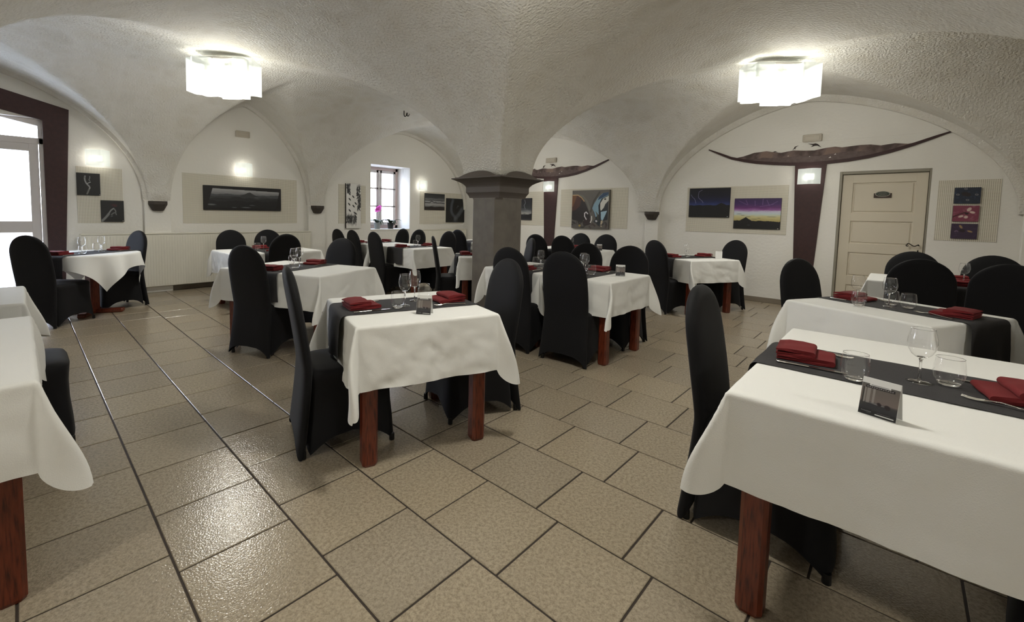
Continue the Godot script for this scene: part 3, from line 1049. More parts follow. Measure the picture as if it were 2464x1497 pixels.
func ring_mesh(r: float, y: float, t: float) -> ArrayMesh:
	var st := mb()
	var rings := []
	for i in 33:
		var a := -TAU * i / 32.0
		var ring := []
		for j in 6:
			var b := TAU * j / 6
			ring.append(Vector3(cos(a) * (r + cos(b) * t), y + sin(b) * t, sin(a) * (r + cos(b) * t)))
		rings.append(ring)
	loft(st, rings)
	return done(st)

const CAT := {"wine": "wine glass", "tumbler": "glass", "knife": "knife", "fork": "fork", "napkin": "napkin", "card": "card"}
const GROUP := {"wine": "stemmed wine glasses on the tables", "tumbler": "rounded water tumblers on the tables", "knife": "table knives beside the napkins", "fork": "table forks beside the napkins", "napkin": "folded dark red napkins", "card": "small folded table cards"}

func put(kind: String, at: Vector3, turn: float, label: String) -> Node3D:
	var src: Node3D = proto[kind]
	var r: Node3D = src.duplicate()
	r.name = numbered(String(src.name))
	add_child(r, true)
	r.position = at
	r.rotation.y = turn
	tag(r, label, CAT[kind], GROUP[kind])
	return r

# one place at local x sign s; seat names the chair it faces; what lists the things to lay
func setting(T: Dictionary, s: float, seat: String, what: Array, jit := 0.0):
	var b := Basis(Vector3.UP, T.ang)
	var hl: float = T.w / 2
	var P := func(f: float, r: float, y := 0.0045) -> Vector3:   # f in from the edge, r to the sitter's right
		return T.at + b * Vector3(s * (hl - f), y, T.rz - s * r)
	var inward: float = T.ang + (PI if s > 0 else 0.0)   # local +x of a tool points to the table's middle
	var end := "at the %s of the %s" % [seat, T.where]
	for q in what:
		match q:
			"napkin": put("napkin", P.call(0.115, 0.0), inward + 0.08 + jit, "dark red folded napkin " + end)
			"knife": put("knife", P.call(0.045, 0.135), inward + 0.06 + jit, "steel knife " + end)
			"fork": put("fork", P.call(0.06, -0.145), inward - 0.10 - jit, "steel fork " + end)
			"tumbler": put("tumbler", P.call(0.29, 0.10 + jit * 0.3), 0.4, "clear rounded tumbler " + end)
			"wine": put("wine", P.call(0.335, 0.035 - jit * 0.3), 0.2, "clear stemmed wine glass " + end)

# ---------------------------------------------------------------- pictures
func img(w: int, h: int, c: Color) -> Image:
	var im := Image.create(w, h, false, Image.FORMAT_RGB8)
	im.fill(c)
	return im

func fill_poly(im: Image, pts: Array, c: Color, mix := 1.0):   # points in 0..1, y down
	var w := im.get_width(); var h := im.get_height()
	var p := PackedVector2Array()
	var lo := Vector2(1e9, 1e9); var hi := -lo
	for q in pts:
		var v := Vector2(q[0] * w, q[1] * h)
		p.append(v); lo = lo.min(v); hi = hi.max(v)
	for y in range(maxi(0, int(lo.y)), mini(h, int(hi.y) + 1)):
		for x in range(maxi(0, int(lo.x)), mini(w, int(hi.x) + 1)):
			if Geometry2D.is_point_in_polygon(Vector2(x + 0.5, y + 0.5), p):
				im.set_pixel(x, y, im.get_pixel(x, y).lerp(c, mix))

func blob(im: Image, cx: float, cy: float, rx: float, ry: float, rot: float, c: Color, soft := 0.25, mix := 1.0):
	var w := im.get_width(); var h := im.get_height()
	var r := maxf(rx, ry)
	var co := cos(rot); var si := sin(rot)
	for y in range(maxi(0, int((cy - r) * h)), mini(h, int((cy + r) * h) + 1)):
		for x in range(maxi(0, int((cx - r) * w)), mini(w, int((cx + r) * w) + 1)):
			var dx := (x + 0.5) / w - cx; var dy := (y + 0.5) / h - cy
			var u := (dx * co + dy * si) / rx; var v := (-dx * si + dy * co) / ry
			var d := sqrt(u * u + v * v)
			var k := mix * (1.0 - smoothstep(1.0 - soft, 1.0, d))
			if k > 0.0: im.set_pixel(x, y, im.get_pixel(x, y).lerp(c, k))

func stroke(im: Image, pts: Array, r: float, c: Color, mix := 1.0):
	for i in pts.size() - 1:
		var a := Vector2(pts[i][0], pts[i][1]); var b := Vector2(pts[i + 1][0], pts[i + 1][1])
		var n := int(a.distance_to(b) / (r * 0.5)) + 1
		for k in n:
			var p := a.lerp(b, k / float(n))
			blob(im, p.x, p.y, r, r * im.get_width() / float(im.get_height()), 0, c, 0.6, mix)

func sky_fill(im: Image, stops: Array, grainy := 0.04, sd := 1):   # horizontal bands of paint
	var g := ramp(stops)
	var f := FastNoiseLite.new()
	f.seed = sd; f.frequency = 0.03
	var w := im.get_width(); var h := im.get_height()
	for y in h:
		for x in w:
			var n := f.get_noise_2d(x * 0.6, y * 2.4)
			im.set_pixel(x, y, g.sample(clampf(y / float(h) + n * grainy, 0, 1)))

func ridge(im: Image, base: float, amp: float, sd: int, c: Color, peak := -1.0, ph := 0.0, pw := 0.12):
	var f := FastNoiseLite.new()
	f.seed = sd; f.frequency = 1.6; f.fractal_octaves = 4
	var w := im.get_width(); var h := im.get_height()
	for x in w:
		var u := x / float(w)
		var y := base + amp * f.get_noise_1d(u * 2.5)
		if peak >= 0.0: y -= ph * maxf(0.0, 1.0 - absf(u - peak) / pw)
		for k in range(maxi(0, int(y * h)), h):
			im.set_pixel(x, k, im.get_pixel(x, k).lerp(c, 1.0 if k > int(y * h) else 0.6))

func canvas(called: String, label: String, im: Image, at: Vector3, turn: float, w: float, h: float, side: Color, thick := 0.022):
	var o := thing(called, label, "picture", at, turn)
	part("stretcher", box(Vector3(w, h, thick), 0.002, Vector3(0, 0, thick / 2)), mat(side, 0.6), o)
	var m := mat(Color.WHITE, 0.45)
	m.albedo_texture = ImageTexture.create_from_image(im)
	m.texture_repeat = false
	var q := QuadMesh.new()
	q.size = Vector2(w - 0.002, h - 0.002)
	part("painting", q, m, o, Vector3(0, 0, thick + 0.0012))
	return o

func mesh_panel(label: String, at: Vector3, turn: float, w: float, h: float):
	var o := part("mesh_panel", box(Vector3(w, h, 0.006), 0.0, Vector3(0, 0, 0.003)), null, self, at)
	o.rotation.y = turn
	var m: StandardMaterial3D
	if not M.has("weave"):
		m = mat(Color(0.93, 0.92, 0.885), 0.9)
		m.albedo_texture = M.weave_tex
		m.uv1_triplanar = true
		m.uv1_scale = Vector3.ONE / 0.0165
		M.weave = m
	o.material_override = M.weave
	tag(o, label, "wall panel", "pale woven mesh panels behind the pictures")

func L(x: float, y: float) -> Vector3: return Vector3(x, y, WL + 0.0005)
func Rw(z: float, y: float) -> Vector3: return Vector3(WR - 0.0005, y, z)

func build_pictures():
	var RT := -PI / 2
	mesh_panel("woven mesh panel under the sconce nearest the glass door", L(0.815, 1.463), 0, 0.508, 0.795)
	mesh_panel("wide woven mesh panel behind the long panorama", L(2.755, 1.468), 0, 1.86, 0.807)
	mesh_panel("woven mesh panel behind the tall black and white canvas left of the window", L(4.87, 1.457), 0, 0.636, 0.804)
	mesh_panel("woven mesh panel right of the window behind two dark pictures", L(7.40, 1.43), 0, 1.45, 0.78)
	mesh_panel("woven mesh panel partly hidden by the pillar behind a dark picture", Rw(-6.05, 1.455), RT, 0.72, 0.76)
	mesh_panel("woven mesh panel behind the bulls painting", Rw(-4.525, 1.468), RT, 1.50, 0.794)
	mesh_panel("woven mesh panel behind the lightning and sunset pictures", Rw(-1.98, 1.45), RT, 1.45, 0.76)
	mesh_panel("woven mesh panel right of the pale door behind three small pictures", Rw(0.56, 1.455), RT, 0.515, 0.755)
	var f := 0.0062
	var dark := Color(0.03, 0.028, 0.03)
	# figure of light on black
	var im := img(128, 128, Color(0.035, 0.033, 0.036))
	stroke(im, [[0.36, 0.14], [0.34, 0.24], [0.35, 0.34], [0.40, 0.46], [0.48, 0.55], [0.53, 0.60], [0.55, 0.66], [0.51, 0.74]], 0.045, Color(0.55, 0.55, 0.55))
	stroke(im, [[0.56, 0.14], [0.56, 0.22], [0.52, 0.30], [0.57, 0.36]], 0.03, Color(0.42, 0.42, 0.43))
	stroke(im, [[0.42, 0.48], [0.52, 0.43], [0.59, 0.40]], 0.028, Color(0.60, 0.60, 0.60))
	stroke(im, [[0.50, 0.76], [0.46, 0.86], [0.41, 0.96]], 0.05, Color(0.42, 0.41, 0.40))
	blob(im, 0.345, 0.19, 0.05, 0.06, 0, Color(0.45, 0.45, 0.45), 0.5)
	blob(im, 0.97, 0.965, 0.03, 0.016, 0, Color(0.7, 0.68, 0.64), 0.3)
	canvas("picture", "small black picture with a pale curved figure, below the door-side sconce", im, L(0.688, 1.615) + Vector3(0, 0, f), 0, 0.253, 0.31, dark)
	im = img(128, 128, Color(0.035, 0.033, 0.036))
	blob(im, 0.56, 0.21, 0.24, 0.11, 0.05, Color(0.20, 0.05, 0.075), 0.7)
	blob(im, 0.62, 0.25, 0.12, 0.08, 0.2, Color(0.26, 0.07, 0.10), 0.8)
	stroke(im, [[0.03, 0.95], [0.15, 0.84], [0.27, 0.70], [0.34, 0.60]], 0.075, Color(0.46, 0.46, 0.46))
	stroke(im, [[0.34, 0.58], [0.42, 0.46], [0.52, 0.38], [0.57, 0.37]], 0.045, Color(0.50, 0.50, 0.50))
	stroke(im, [[0.57, 0.40], [0.62, 0.46], [0.64, 0.55]], 0.035, Color(0.45, 0.45, 0.45))
	stroke(im, [[0.44, 0.66], [0.54, 0.58], [0.62, 0.56], [0.66, 0.68]], 0.04, Color(0.38, 0.38, 0.38))
	stroke(im, [[0.42, 0.74], [0.50, 0.72]], 0.035, Color(0.30, 0.30, 0.30))
	blob(im, 0.95, 0.955, 0.035, 0.018, 0, Color(0.75, 0.73, 0.7), 0.3)
	canvas("picture", "small black picture of a grey hand holding a dim red flower", im, L(0.943, 1.24) + Vector3(0, 0, f), 0, 0.261, 0.309, dark)
	# panorama
	im = img(320, 104, Color(0.05, 0.035, 0.038))
	var pan := img(320, 104, Color.BLACK)
	sky_fill(pan, [[0.0, Color(0.55, 0.55, 0.55)], [0.16, Color(0.62, 0.62, 0.62)], [0.30, Color(0.48, 0.48, 0.49)], [1.0, Color(0.2, 0.2, 0.21)]], 0.05, 4)
	ridge(pan, 0.33, 0.05, 3, Color(0.29, 0.30, 0.31))
	ridge(pan, 0.42, 0.06, 5, Color(0.22, 0.225, 0.23), 0.57, 0.20, 0.13)
	ridge(pan, 0.50, 0.08, 9, Color(0.15, 0.15, 0.16), 0.43, 0.06, 0.1)
	ridge(pan, 0.62, 0.10, 12, Color(0.095, 0.095, 0.105))
	for q in [[0.09, 0.78, 0.08, 0.05], [0.60, 0.78, 0.06, 0.018], [0.37, 0.89, 0.05, 0.022], [0.52, 0.88, 0.09, 0.03], [0.66, 0.44, 0.05, 0.02]]:
		blob(pan, q[0], q[1], q[2], q[3], 0.1, Color(0.40, 0.41, 0.42), 0.7)
	ridge(pan, 0.93, 0.04, 15, Color(0.09, 0.05, 0.055))
	var lean := PackedVector2Array([Vector2(0.105 * 320, 0.1 * 104), Vector2(0.975 * 320, 0.155 * 104), Vector2(0.925 * 320, 0.90 * 104), Vector2(0.035 * 320, 0.90 * 104)])
	for y in 104:
		for x in 320:
			if Geometry2D.is_point_in_polygon(Vector2(x, y), lean): im.set_pixel(x, y, pan.get_pixel(x, y))
	blob(im, 0.995, 0.98, 0.006, 0.02, 0, Color(0.7, 0.7, 0.7), 0.3)
	canvas("picture", "long framed black and white panorama of misty mountains", im, L(2.742, 1.49) + Vector3(0, 0, f), 0, 1.262, 0.405, dark, 0.03)
	# tall canvas with leaves
	im = img(88, 232, Color(0.85, 0.84, 0.82))
	var rng := RandomNumberGenerator.new()
	rng.seed = 5
	for k in 60:
		blob(im, 0.14 + rng.randf_range(-0.1, 0.12), 0.07 + rng.randf_range(-0.06, 0.13), rng.randf_range(0.02, 0.08), rng.randf_range(0.008, 0.03), rng.randf() * 3, Color(0.07, 0.07, 0.07), 0.4, 0.8)
	for k in 110:
		var v := rng.randf()
		blob(im, 0.86 + rng.randf_range(-0.10, 0.12) - 0.05 * sin(v * 7), 0.05 + v * 0.52, rng.randf_range(0.03, 0.10), rng.randf_range(0.008, 0.022), rng.randf() * 3, Color(0.06, 0.06, 0.06), 0.4, 0.8)
	for q in [[0.22, 0.23], [0.48, 0.29], [0.24, 0.35], [0.20, 0.46], [0.50, 0.50], [0.65, 0.44], [0.24, 0.60]]:
		blob(im, q[0], q[1], 0.09, 0.022, 0.3, Color(0.08, 0.08, 0.08), 0.3)
	for k in 90:
		blob(im, 0.35 + rng.randf_range(-0.35, 0.33), 0.79 + rng.randf_range(-0.06, 0.08), rng.randf_range(0.04, 0.14), rng.randf_range(0.008, 0.03), rng.randf() * 3, Color(0.10, 0.10, 0.10), 0.5, 0.6)
	blob(im, 0.62, 0.66, 0.16, 0.03, 0.2, Color(0.25, 0.25, 0.25), 0.6)
	canvas("picture", "tall narrow white canvas of black leaves left of the window", im, L(4.875, 1.42) + Vector3(0, 0, f), 0, 0.343, 0.927, Color(0.08, 0.08, 0.08), 0.035)
	im = img(150, 96, Color(0.3, 0.3, 0.3))
	sky_fill(im, [[0.0, Color(0.16, 0.17, 0.18)], [0.25, Color(0.24, 0.25, 0.26)], [0.33, Color(0.45, 0.46, 0.46)], [0.40, Color(0.30, 0.30, 0.31)], [0.50, Color(0.66, 0.67, 0.67)], [0.56, Color(0.5, 0.5, 0.5)], [0.66, Color(0.62, 0.62, 0.62)], [0.78, Color(0.45, 0.45, 0.45)], [0.82, Color(0.11, 0.10, 0.10)], [0.92, Color(0.17, 0.12, 0.115)], [1.0, Color(0.10, 0.08, 0.08)]], 0.05, 8)
	stroke(im, [[0.0, 0.55], [0.25, 0.55], [0.33, 0.46], [0.38, 0.49], [0.45, 0.55], [0.52, 0.53], [0.62, 0.56], [0.8, 0.55], [1.0, 0.58]], 0.016, Color(0.10, 0.10, 0.11))
	canvas("picture", "grey seascape picture right of the window sconce", im, L(7.128, 1.583) + Vector3(0, 0, f), 0, 0.64, 0.40, dark)
	im = img(110, 104, Color(0.045, 0.048, 0.055))
	stroke(im, [[0.34, 0.04], [0.27, 0.25], [0.24, 0.45], [0.27, 0.60], [0.36, 0.70], [0.46, 0.80], [0.42, 0.97]], 0.10, Color(0.34, 0.36, 0.40), 0.35)
	stroke(im, [[0.86, 0.42], [0.76, 0.52], [0.70, 0.62], [0.60, 0.72], [0.50, 0.80], [0.52, 0.95]], 0.14, Color(0.38, 0.40, 0.43), 0.3)
	blob(im, 0.50, 0.34, 0.20, 0.26, 0, Color(0.03, 0.03, 0.035), 0.4)
	stroke(im, [[0.54, 0.40], [0.60, 0.29], [0.64, 0.34]], 0.018, Color(0.30, 0.31, 0.33))
	canvas("picture", "dark picture with a pale blurred silhouette beside the pillar", im, L(7.845, 1.387) + Vector3(0, 0, f), 0, 0.665, 0.606, dark)
	im = img(96, 96, Color(0.1, 0.1, 0.11))
	sky_fill(im, [[0.0, Color(0.07, 0.075, 0.085)], [0.45, Color(0.16, 0.175, 0.19)], [0.60, Color(0.45, 0.46, 0.46)], [0.70, Color(0.62, 0.62, 0.6)], [0.74, Color(0.06, 0.06, 0.06)], [0.88, Color(0.05, 0.05, 0.05)], [1.0, Color(0.16, 0.16, 0.165)]], 0.06, 11)
	stroke(im, [[0.55, 0.08], [0.60, 0.22], [0.52, 0.34], [0.60, 0.5]], 0.012, Color(0.65, 0.66, 0.68))
	canvas("picture", "small dark storm picture half hidden by the pillar", im, Rw(-6.25, 1.44) + Vector3(-f, 0, 0), RT, 0.44, 0.50, dark)
	# two bulls, head to head
	im = img(200, 200, Color(0.36, 0.345, 0.315))
	stroke(im, [[0.0, 0.11], [0.15, 0.11], [0.30, 0.16], [0.42, 0.30], [0.50, 0.52]], 0.035, Color(0.42, 0.41, 0.375), 0.8)
	stroke(im, [[0.52, 0.56], [0.60, 0.28], [0.75, 0.04]], 0.03, Color(0.24, 0.225, 0.20), 0.7)
	fill_poly(im, [[0, 0.13], [0.18, 0.13], [0.30, 0.21], [0.38, 0.35], [0.48, 0.58], [0.52, 0.70], [0.48, 0.80], [0.33, 0.78], [0.28, 0.86], [0.21, 0.90], [0.16, 0.80], [0.06, 0.79], [0, 0.76]], Color(0.105, 0.07, 0.055))
	fill_poly(im, [[0, 0.14], [0.17, 0.14], [0.26, 0.24], [0.22, 0.42], [0.10, 0.52], [0, 0.55]], Color(0.27, 0.14, 0.075))
	fill_poly(im, [[0, 0.135], [0.13, 0.15], [0.09, 0.26], [0.03, 0.42], [0, 0.44]], Color(0.43, 0.27, 0.12))
	stroke(im, [[0.02, 0.125], [0.16, 0.125], [0.26, 0.19], [0.34, 0.29]], 0.018, Color(0.72, 0.58, 0.40))
	fill_poly(im, [[0.97, 0.06], [0.84, 0.08], [0.70, 0.20], [0.60, 0.36], [0.57, 0.46], [0.62, 0.62], [0.66, 0.74], [0.60, 0.82], [0.72, 0.90], [0.78, 0.95], [0.84, 0.80], [0.97, 0.76]], Color(0.10, 0.13, 0.15))
	fill_poly(im, [[0.97, 0.06], [0.82, 0.09], [0.70, 0.20], [0.60, 0.36], [0.56, 0.47], [0.62, 0.58], [0.66, 0.70], [0.74, 0.62], [0.72, 0.40], [0.80, 0.22], [0.97, 0.14]], Color(0.50, 0.62, 0.69))
	fill_poly(im, [[0.97, 0.06], [0.84, 0.08], [0.73, 0.18], [0.70, 0.26], [0.82, 0.20], [0.97, 0.12]], Color(0.13, 0.25, 0.37))
	fill_poly(im, [[0.98, 0.15], [0.84, 0.22], [0.77, 0.34], [0.77, 0.48], [0.79, 0.54], [0.86, 0.46], [0.90, 0.36], [0.98, 0.27]], Color(0.80, 0.80, 0.765))
	fill_poly(im, [[0.79, 0.56], [0.95, 0.53], [0.90, 0.66], [0.85, 0.78], [0.80, 0.76]], Color(0.62, 0.74, 0.80))
	fill_poly(im, [[0.80, 0.78], [0.85, 0.78], [0.83, 0.95], [0.78, 0.93]], Color(0.72, 0.66, 0.56))
	blob(im, 0.89, 0.235, 0.03, 0.022, 0, Color(0.12, 0.10, 0.09), 0.3)
	for k in 6: stroke(im, [[0.66 + 0.012 * k, 0.56 + 0.03 * k], [0.73, 0.64 + 0.035 * k]], 0.008, Color(0.30, 0.29, 0.22))
	fill_poly(im, [[0.30, 0.82], [0.44, 0.74], [0.52, 0.76], [0.54, 0.88], [0.44, 0.92], [0.34, 0.93]], Color(0.15, 0.075, 0.07))
	stroke(im, [[0.41, 0.76], [0.36, 0.68], [0.36, 0.60], [0.40, 0.57], [0.45, 0.62]], 0.020, Color(0.80, 0.79, 0.80))
	stroke(im, [[0.55, 0.68], [0.555, 0.76], [0.52, 0.85]], 0.020, Color(0.84, 0.82, 0.79))
	blob(im, 0.68, 0.80, 0.035, 0.028, 0.6, Color(0.80, 0.79, 0.80), 0.3)
	for k in 40: blob(im, rng.randf(), rng.randf_range(0.84, 1.0), rng.randf_range(0.02, 0.08), rng.randf_range(0.01, 0.04), rng.randf() * 3, [Color(0.33, 0.31, 0.31), Color(0.13, 0.115, 0.11), Color(0.22, 0.16, 0.155)][k % 3], 0.5, 0.7)
	blob(im, 0.23, 0.93, 0.04, 0.04, 0, Color(0.62, 0.52, 0.24), 0.5)
	canvas("picture", "square painting of a brown and a blue-white bull locking horns", im, Rw(-4.55, 1.44) + Vector3(-f, 0, 0), RT, 0.837, 0.78, Color(0.30, 0.285, 0.26), 0.04)
	# night lightning, sunset
	im = img(200, 156, Color.BLACK)
	sky_fill(im, [[0.0, Color(0.035, 0.04, 0.08)], [0.25, Color(0.045, 0.05, 0.13)], [0.45, Color(0.09, 0.11, 0.27)], [0.56, Color(0.17, 0.22, 0.45)], [1.0, Color(0.17, 0.22, 0.45)]], 0.03, 20)
	stroke(im, [[0.32, 0.06], [0.24, 0.12], [0.225, 0.22], [0.23, 0.32], [0.29, 0.40], [0.33, 0.44], [0.355, 0.51]], 0.007, Color(0.52, 0.50, 0.62))
	stroke(im, [[0.04, 0.22], [0.075, 0.30], [0.13, 0.36], [0.155, 0.43], [0.175, 0.52]], 0.007, Color(0.50, 0.49, 0.62))
	ridge(im, 0.585, 0.02, 30, Color(0.055, 0.055, 0.06), 0.80, 0.075, 0.13)
	blob(im, 0.96, 0.965, 0.02, 0.014, 0, Color(0.7, 0.7, 0.68), 0.3)
	canvas("picture", "night picture of lightning over dark hills", im, Rw(-2.345, 1.565) + Vector3(-f, 0, 0), RT, 0.628, 0.492, dark)
	im = img(200, 150, Color.BLACK)
	sky_fill(im, [[0.0, Color(0.20, 0.12, 0.30)], [0.18, Color(0.25, 0.15, 0.36)], [0.30, Color(0.38, 0.18, 0.42)], [0.37, Color(0.55, 0.35, 0.58)], [0.43, Color(0.76, 0.76, 0.82)], [0.52, Color(0.74, 0.80, 0.80)], [0.60, Color(0.78, 0.75, 0.55)], [0.72, Color(0.68, 0.62, 0.40)], [1.0, Color(0.6, 0.5, 0.3)]], 0.035, 22)
	for q in [[0.10, 0.08, 0.3, 0.22], [0.25, 0.05, 0.3, 0.2], [0.45, 0.08, 0.46, 0.25], [0.62, 0.02, 0.615, 0.22], [0.80, 0.2, 0.93, 0.1], [0.7, 0.06, 0.76, 0.24], [0.56, 0.27, 0.85, 0.19]]:
		stroke(im, [[q[0], q[1]], [q[2], q[3]]], 0.012, Color(0.50, 0.40, 0.60), 0.25)
	for q in [[0.12, 0.515, 0.08], [0.2, 0.56, 0.06], [0.32, 0.60, 0.08], [0.82, 0.60, 0.14], [0.55, 0.65, 0.05], [0.45, 0.68, 0.1]]:
		blob(im, q[0], q[1], q[2], 0.009, 0, Color(0.28, 0.29, 0.24), 0.6, 0.8)
	ridge(im, 0.74, 0.03, 33, Color(0.065, 0.06, 0.065), 0.27, 0.12, 0.13)
	blob(im, 0.34, 0.88, 0.05, 0.012, 0, Color(0.3, 0.3, 0.32), 0.6)
	blob(im, 0.96, 0.975, 0.02, 0.014, 0, Color(0.75, 0.73, 0.7), 0.3)
	canvas("picture", "picture of a purple and yellow sunset over dark hills", im, Rw(-1.647, 1.389) + Vector3(-f, 0, 0), RT, 0.633, 0.483, dark)
	# three small flower pictures, one above another
	var tri_c := [[Color(0.10, 0.14, 0.21), Color(0.17, 0.235, 0.34), Color(0.14, 0.095, 0.105)], [Color(0.48, 0.20, 0.29), Color(0.60, 0.42, 0.46), Color(0.80, 0.72, 0.68)], [Color(0.21, 0.145, 0.24), Color(0.27, 0.20, 0.32), Color(0.62, 0.52, 0.36)]]
	var names := ["topmost small flower picture, dark blue, right of the pale door", "middle small flower picture, pink with white petals, right of the pale door", "lowest small flower picture, violet, right of the pale door"]
	for k in 3:
		im = img(96, 88, tri_c[k][0])
		for i in 30: blob(im, rng.randf(), rng.randf(), rng.randf_range(0.05, 0.18), rng.randf_range(0.03, 0.1), rng.randf() * 3, tri_c[k][i % 2], 0.7, 0.5)
		if k == 0:
			blob(im, 0.45, 0.42, 0.26, 0.17, 0.5, tri_c[k][2], 0.5)
			for q in [[0.13, 0.44], [0.85, 0.45], [0.52, 0.78], [0.42, 0.08]]:
				blob(im, q[0], q[1], 0.085, 0.07, 0.3, Color(0.52, 0.50, 0.50), 0.4)
				blob(im, q[0], q[1], 0.045, 0.035, 0.3, tri_c[k][0], 0.4)
		elif k == 1:
			stroke(im, [[0.02, 0.72], [0.25, 0.55], [0.5, 0.42]], 0.04, Color(0.26, 0.09, 0.13))
			for q in [[0.62, 0.24, 0.10, 0.17], [0.75, 0.42, 0.14, 0.09], [0.52, 0.72, 0.10, 0.11], [0.32, 0.68, 0.14, 0.08]]:
				blob(im, q[0], q[1], q[2], q[3], 0.4 if q[0] > 0.5 else -0.5, tri_c[k][2], 0.4)
			blob(im, 0.54, 0.50, 0.09, 0.08, 0, Color(0.16, 0.06, 0.08), 0.4)
		else:
			blob(im, 0.36, 0.20, 0.07, 0.17, -0.4, tri_c[k][2], 0.5)
			blob(im, 0.72, 0.50, 0.15, 0.07, 0.45, tri_c[k][2], 0.5)
			blob(im, 0.42, 0.46, 0.16, 0.13, 0.2, Color(0.12, 0.07, 0.10), 0.5)
			blob(im, 0.20, 0.52, 0.09, 0.09, 0, Color(0.45, 0.36, 0.46), 0.4); blob(im, 0.21, 0.56, 0.06, 0.06, 0, tri_c[k][0], 0.4)
		canvas("picture", names[k], im, Rw(0.552, [1.638, 1.417, 1.199][k]) + Vector3(-f, 0, 0), RT, 0.217, [0.196, 0.197, 0.186][k], Color(0.10, 0.09, 0.11))
	# the print on the table cards: a room in greys, unreadable lettering
	im = img(96, 102, Color(0.20, 0.19, 0.185))
	sky_fill(im, [[0.0, Color(0.36, 0.35, 0.34)], [0.12, Color(0.38, 0.35, 0.33)], [0.55, Color(0.42, 0.375, 0.355)], [0.62, Color(0.20, 0.19, 0.19)], [0.8, Color(0.14, 0.14, 0.155)], [0.86, Color(0.06, 0.06, 0.065)], [1.0, Color(0.05, 0.05, 0.055)]], 0.02, 40)
	for q in [[0.08, 0.10, 0.62], [0.16, 0.22, 0.62], [0.31, 0.34, 0.60]]: fill_poly(im, [[q[0], 0.14], [q[1] + 0.03, 0.14], [q[1] + 0.03, q[2]], [q[0], q[2]]], Color(0.52, 0.50, 0.48))
	fill_poly(im, [[0.04, 0.14], [0.08, 0.14], [0.08, 0.7], [0.04, 0.7]], Color(0.2, 0.19, 0.18))
	blob(im, 0.5, 0.70, 0.40, 0.13, 0.05, Color(0.15, 0.15, 0.165), 0.4)
	blob(im, 0.48, 0.61, 0.32, 0.03, 0.04, Color(0.42, 0.41, 0.41), 0.6)
	blob(im, 0.52, 0.59, 0.08, 0.06, 0.6, Color(0.11, 0.07, 0.07), 0.4); blob(im, 0.74, 0.62, 0.10, 0.08, 0.5, Color(0.12, 0.075, 0.075), 0.4)
	fill_poly(im, [[0.20, 0.0], [0.76, 0.0], [0.76, 0.055], [0.20, 0.055]], Color(0.84, 0.84, 0.83))
	stroke(im, [[0.25, 0.03], [0.72, 0.03]], 0.011, Color(0.40, 0.40, 0.40), 0.6)
	fill_poly(im, [[0.10, 0.06], [0.88, 0.06], [0.88, 0.135], [0.10, 0.135]], Color(0.06, 0.055, 0.06))
	for k in 12: stroke(im, [[0.14 + 0.06 * k, 0.098 + 0.006 * (k % 2)], [0.175 + 0.06 * k, 0.098]], 0.014, Color(0.78, 0.74, 0.74), 0.8)
	for k in 7: stroke(im, [[0.08 + 0.04 * k, 0.885], [0.105 + 0.04 * k, 0.885]], 0.011, Color(0.75, 0.75, 0.76), 0.7)
	for k in 4: stroke(im, [[0.22 + 0.03 * k, 0.925], [0.24 + 0.03 * k, 0.925]], 0.008, Color(0.5, 0.5, 0.52), 0.7)
	for k in 9: stroke(im, [[0.50 + 0.04 * k, 0.87], [0.525 + 0.04 * k, 0.87]], 0.008, Color(0.55, 0.5, 0.56), 0.7)
	stroke(im, [[0.46, 0.93], [0.94, 0.93]], 0.022, Color(0.86, 0.86, 0.84))
	var m := mat(Color.WHITE, 0.4)
	m.albedo_texture = ImageTexture.create_from_image(im)
	m.texture_repeat = false
	M.card_print = m

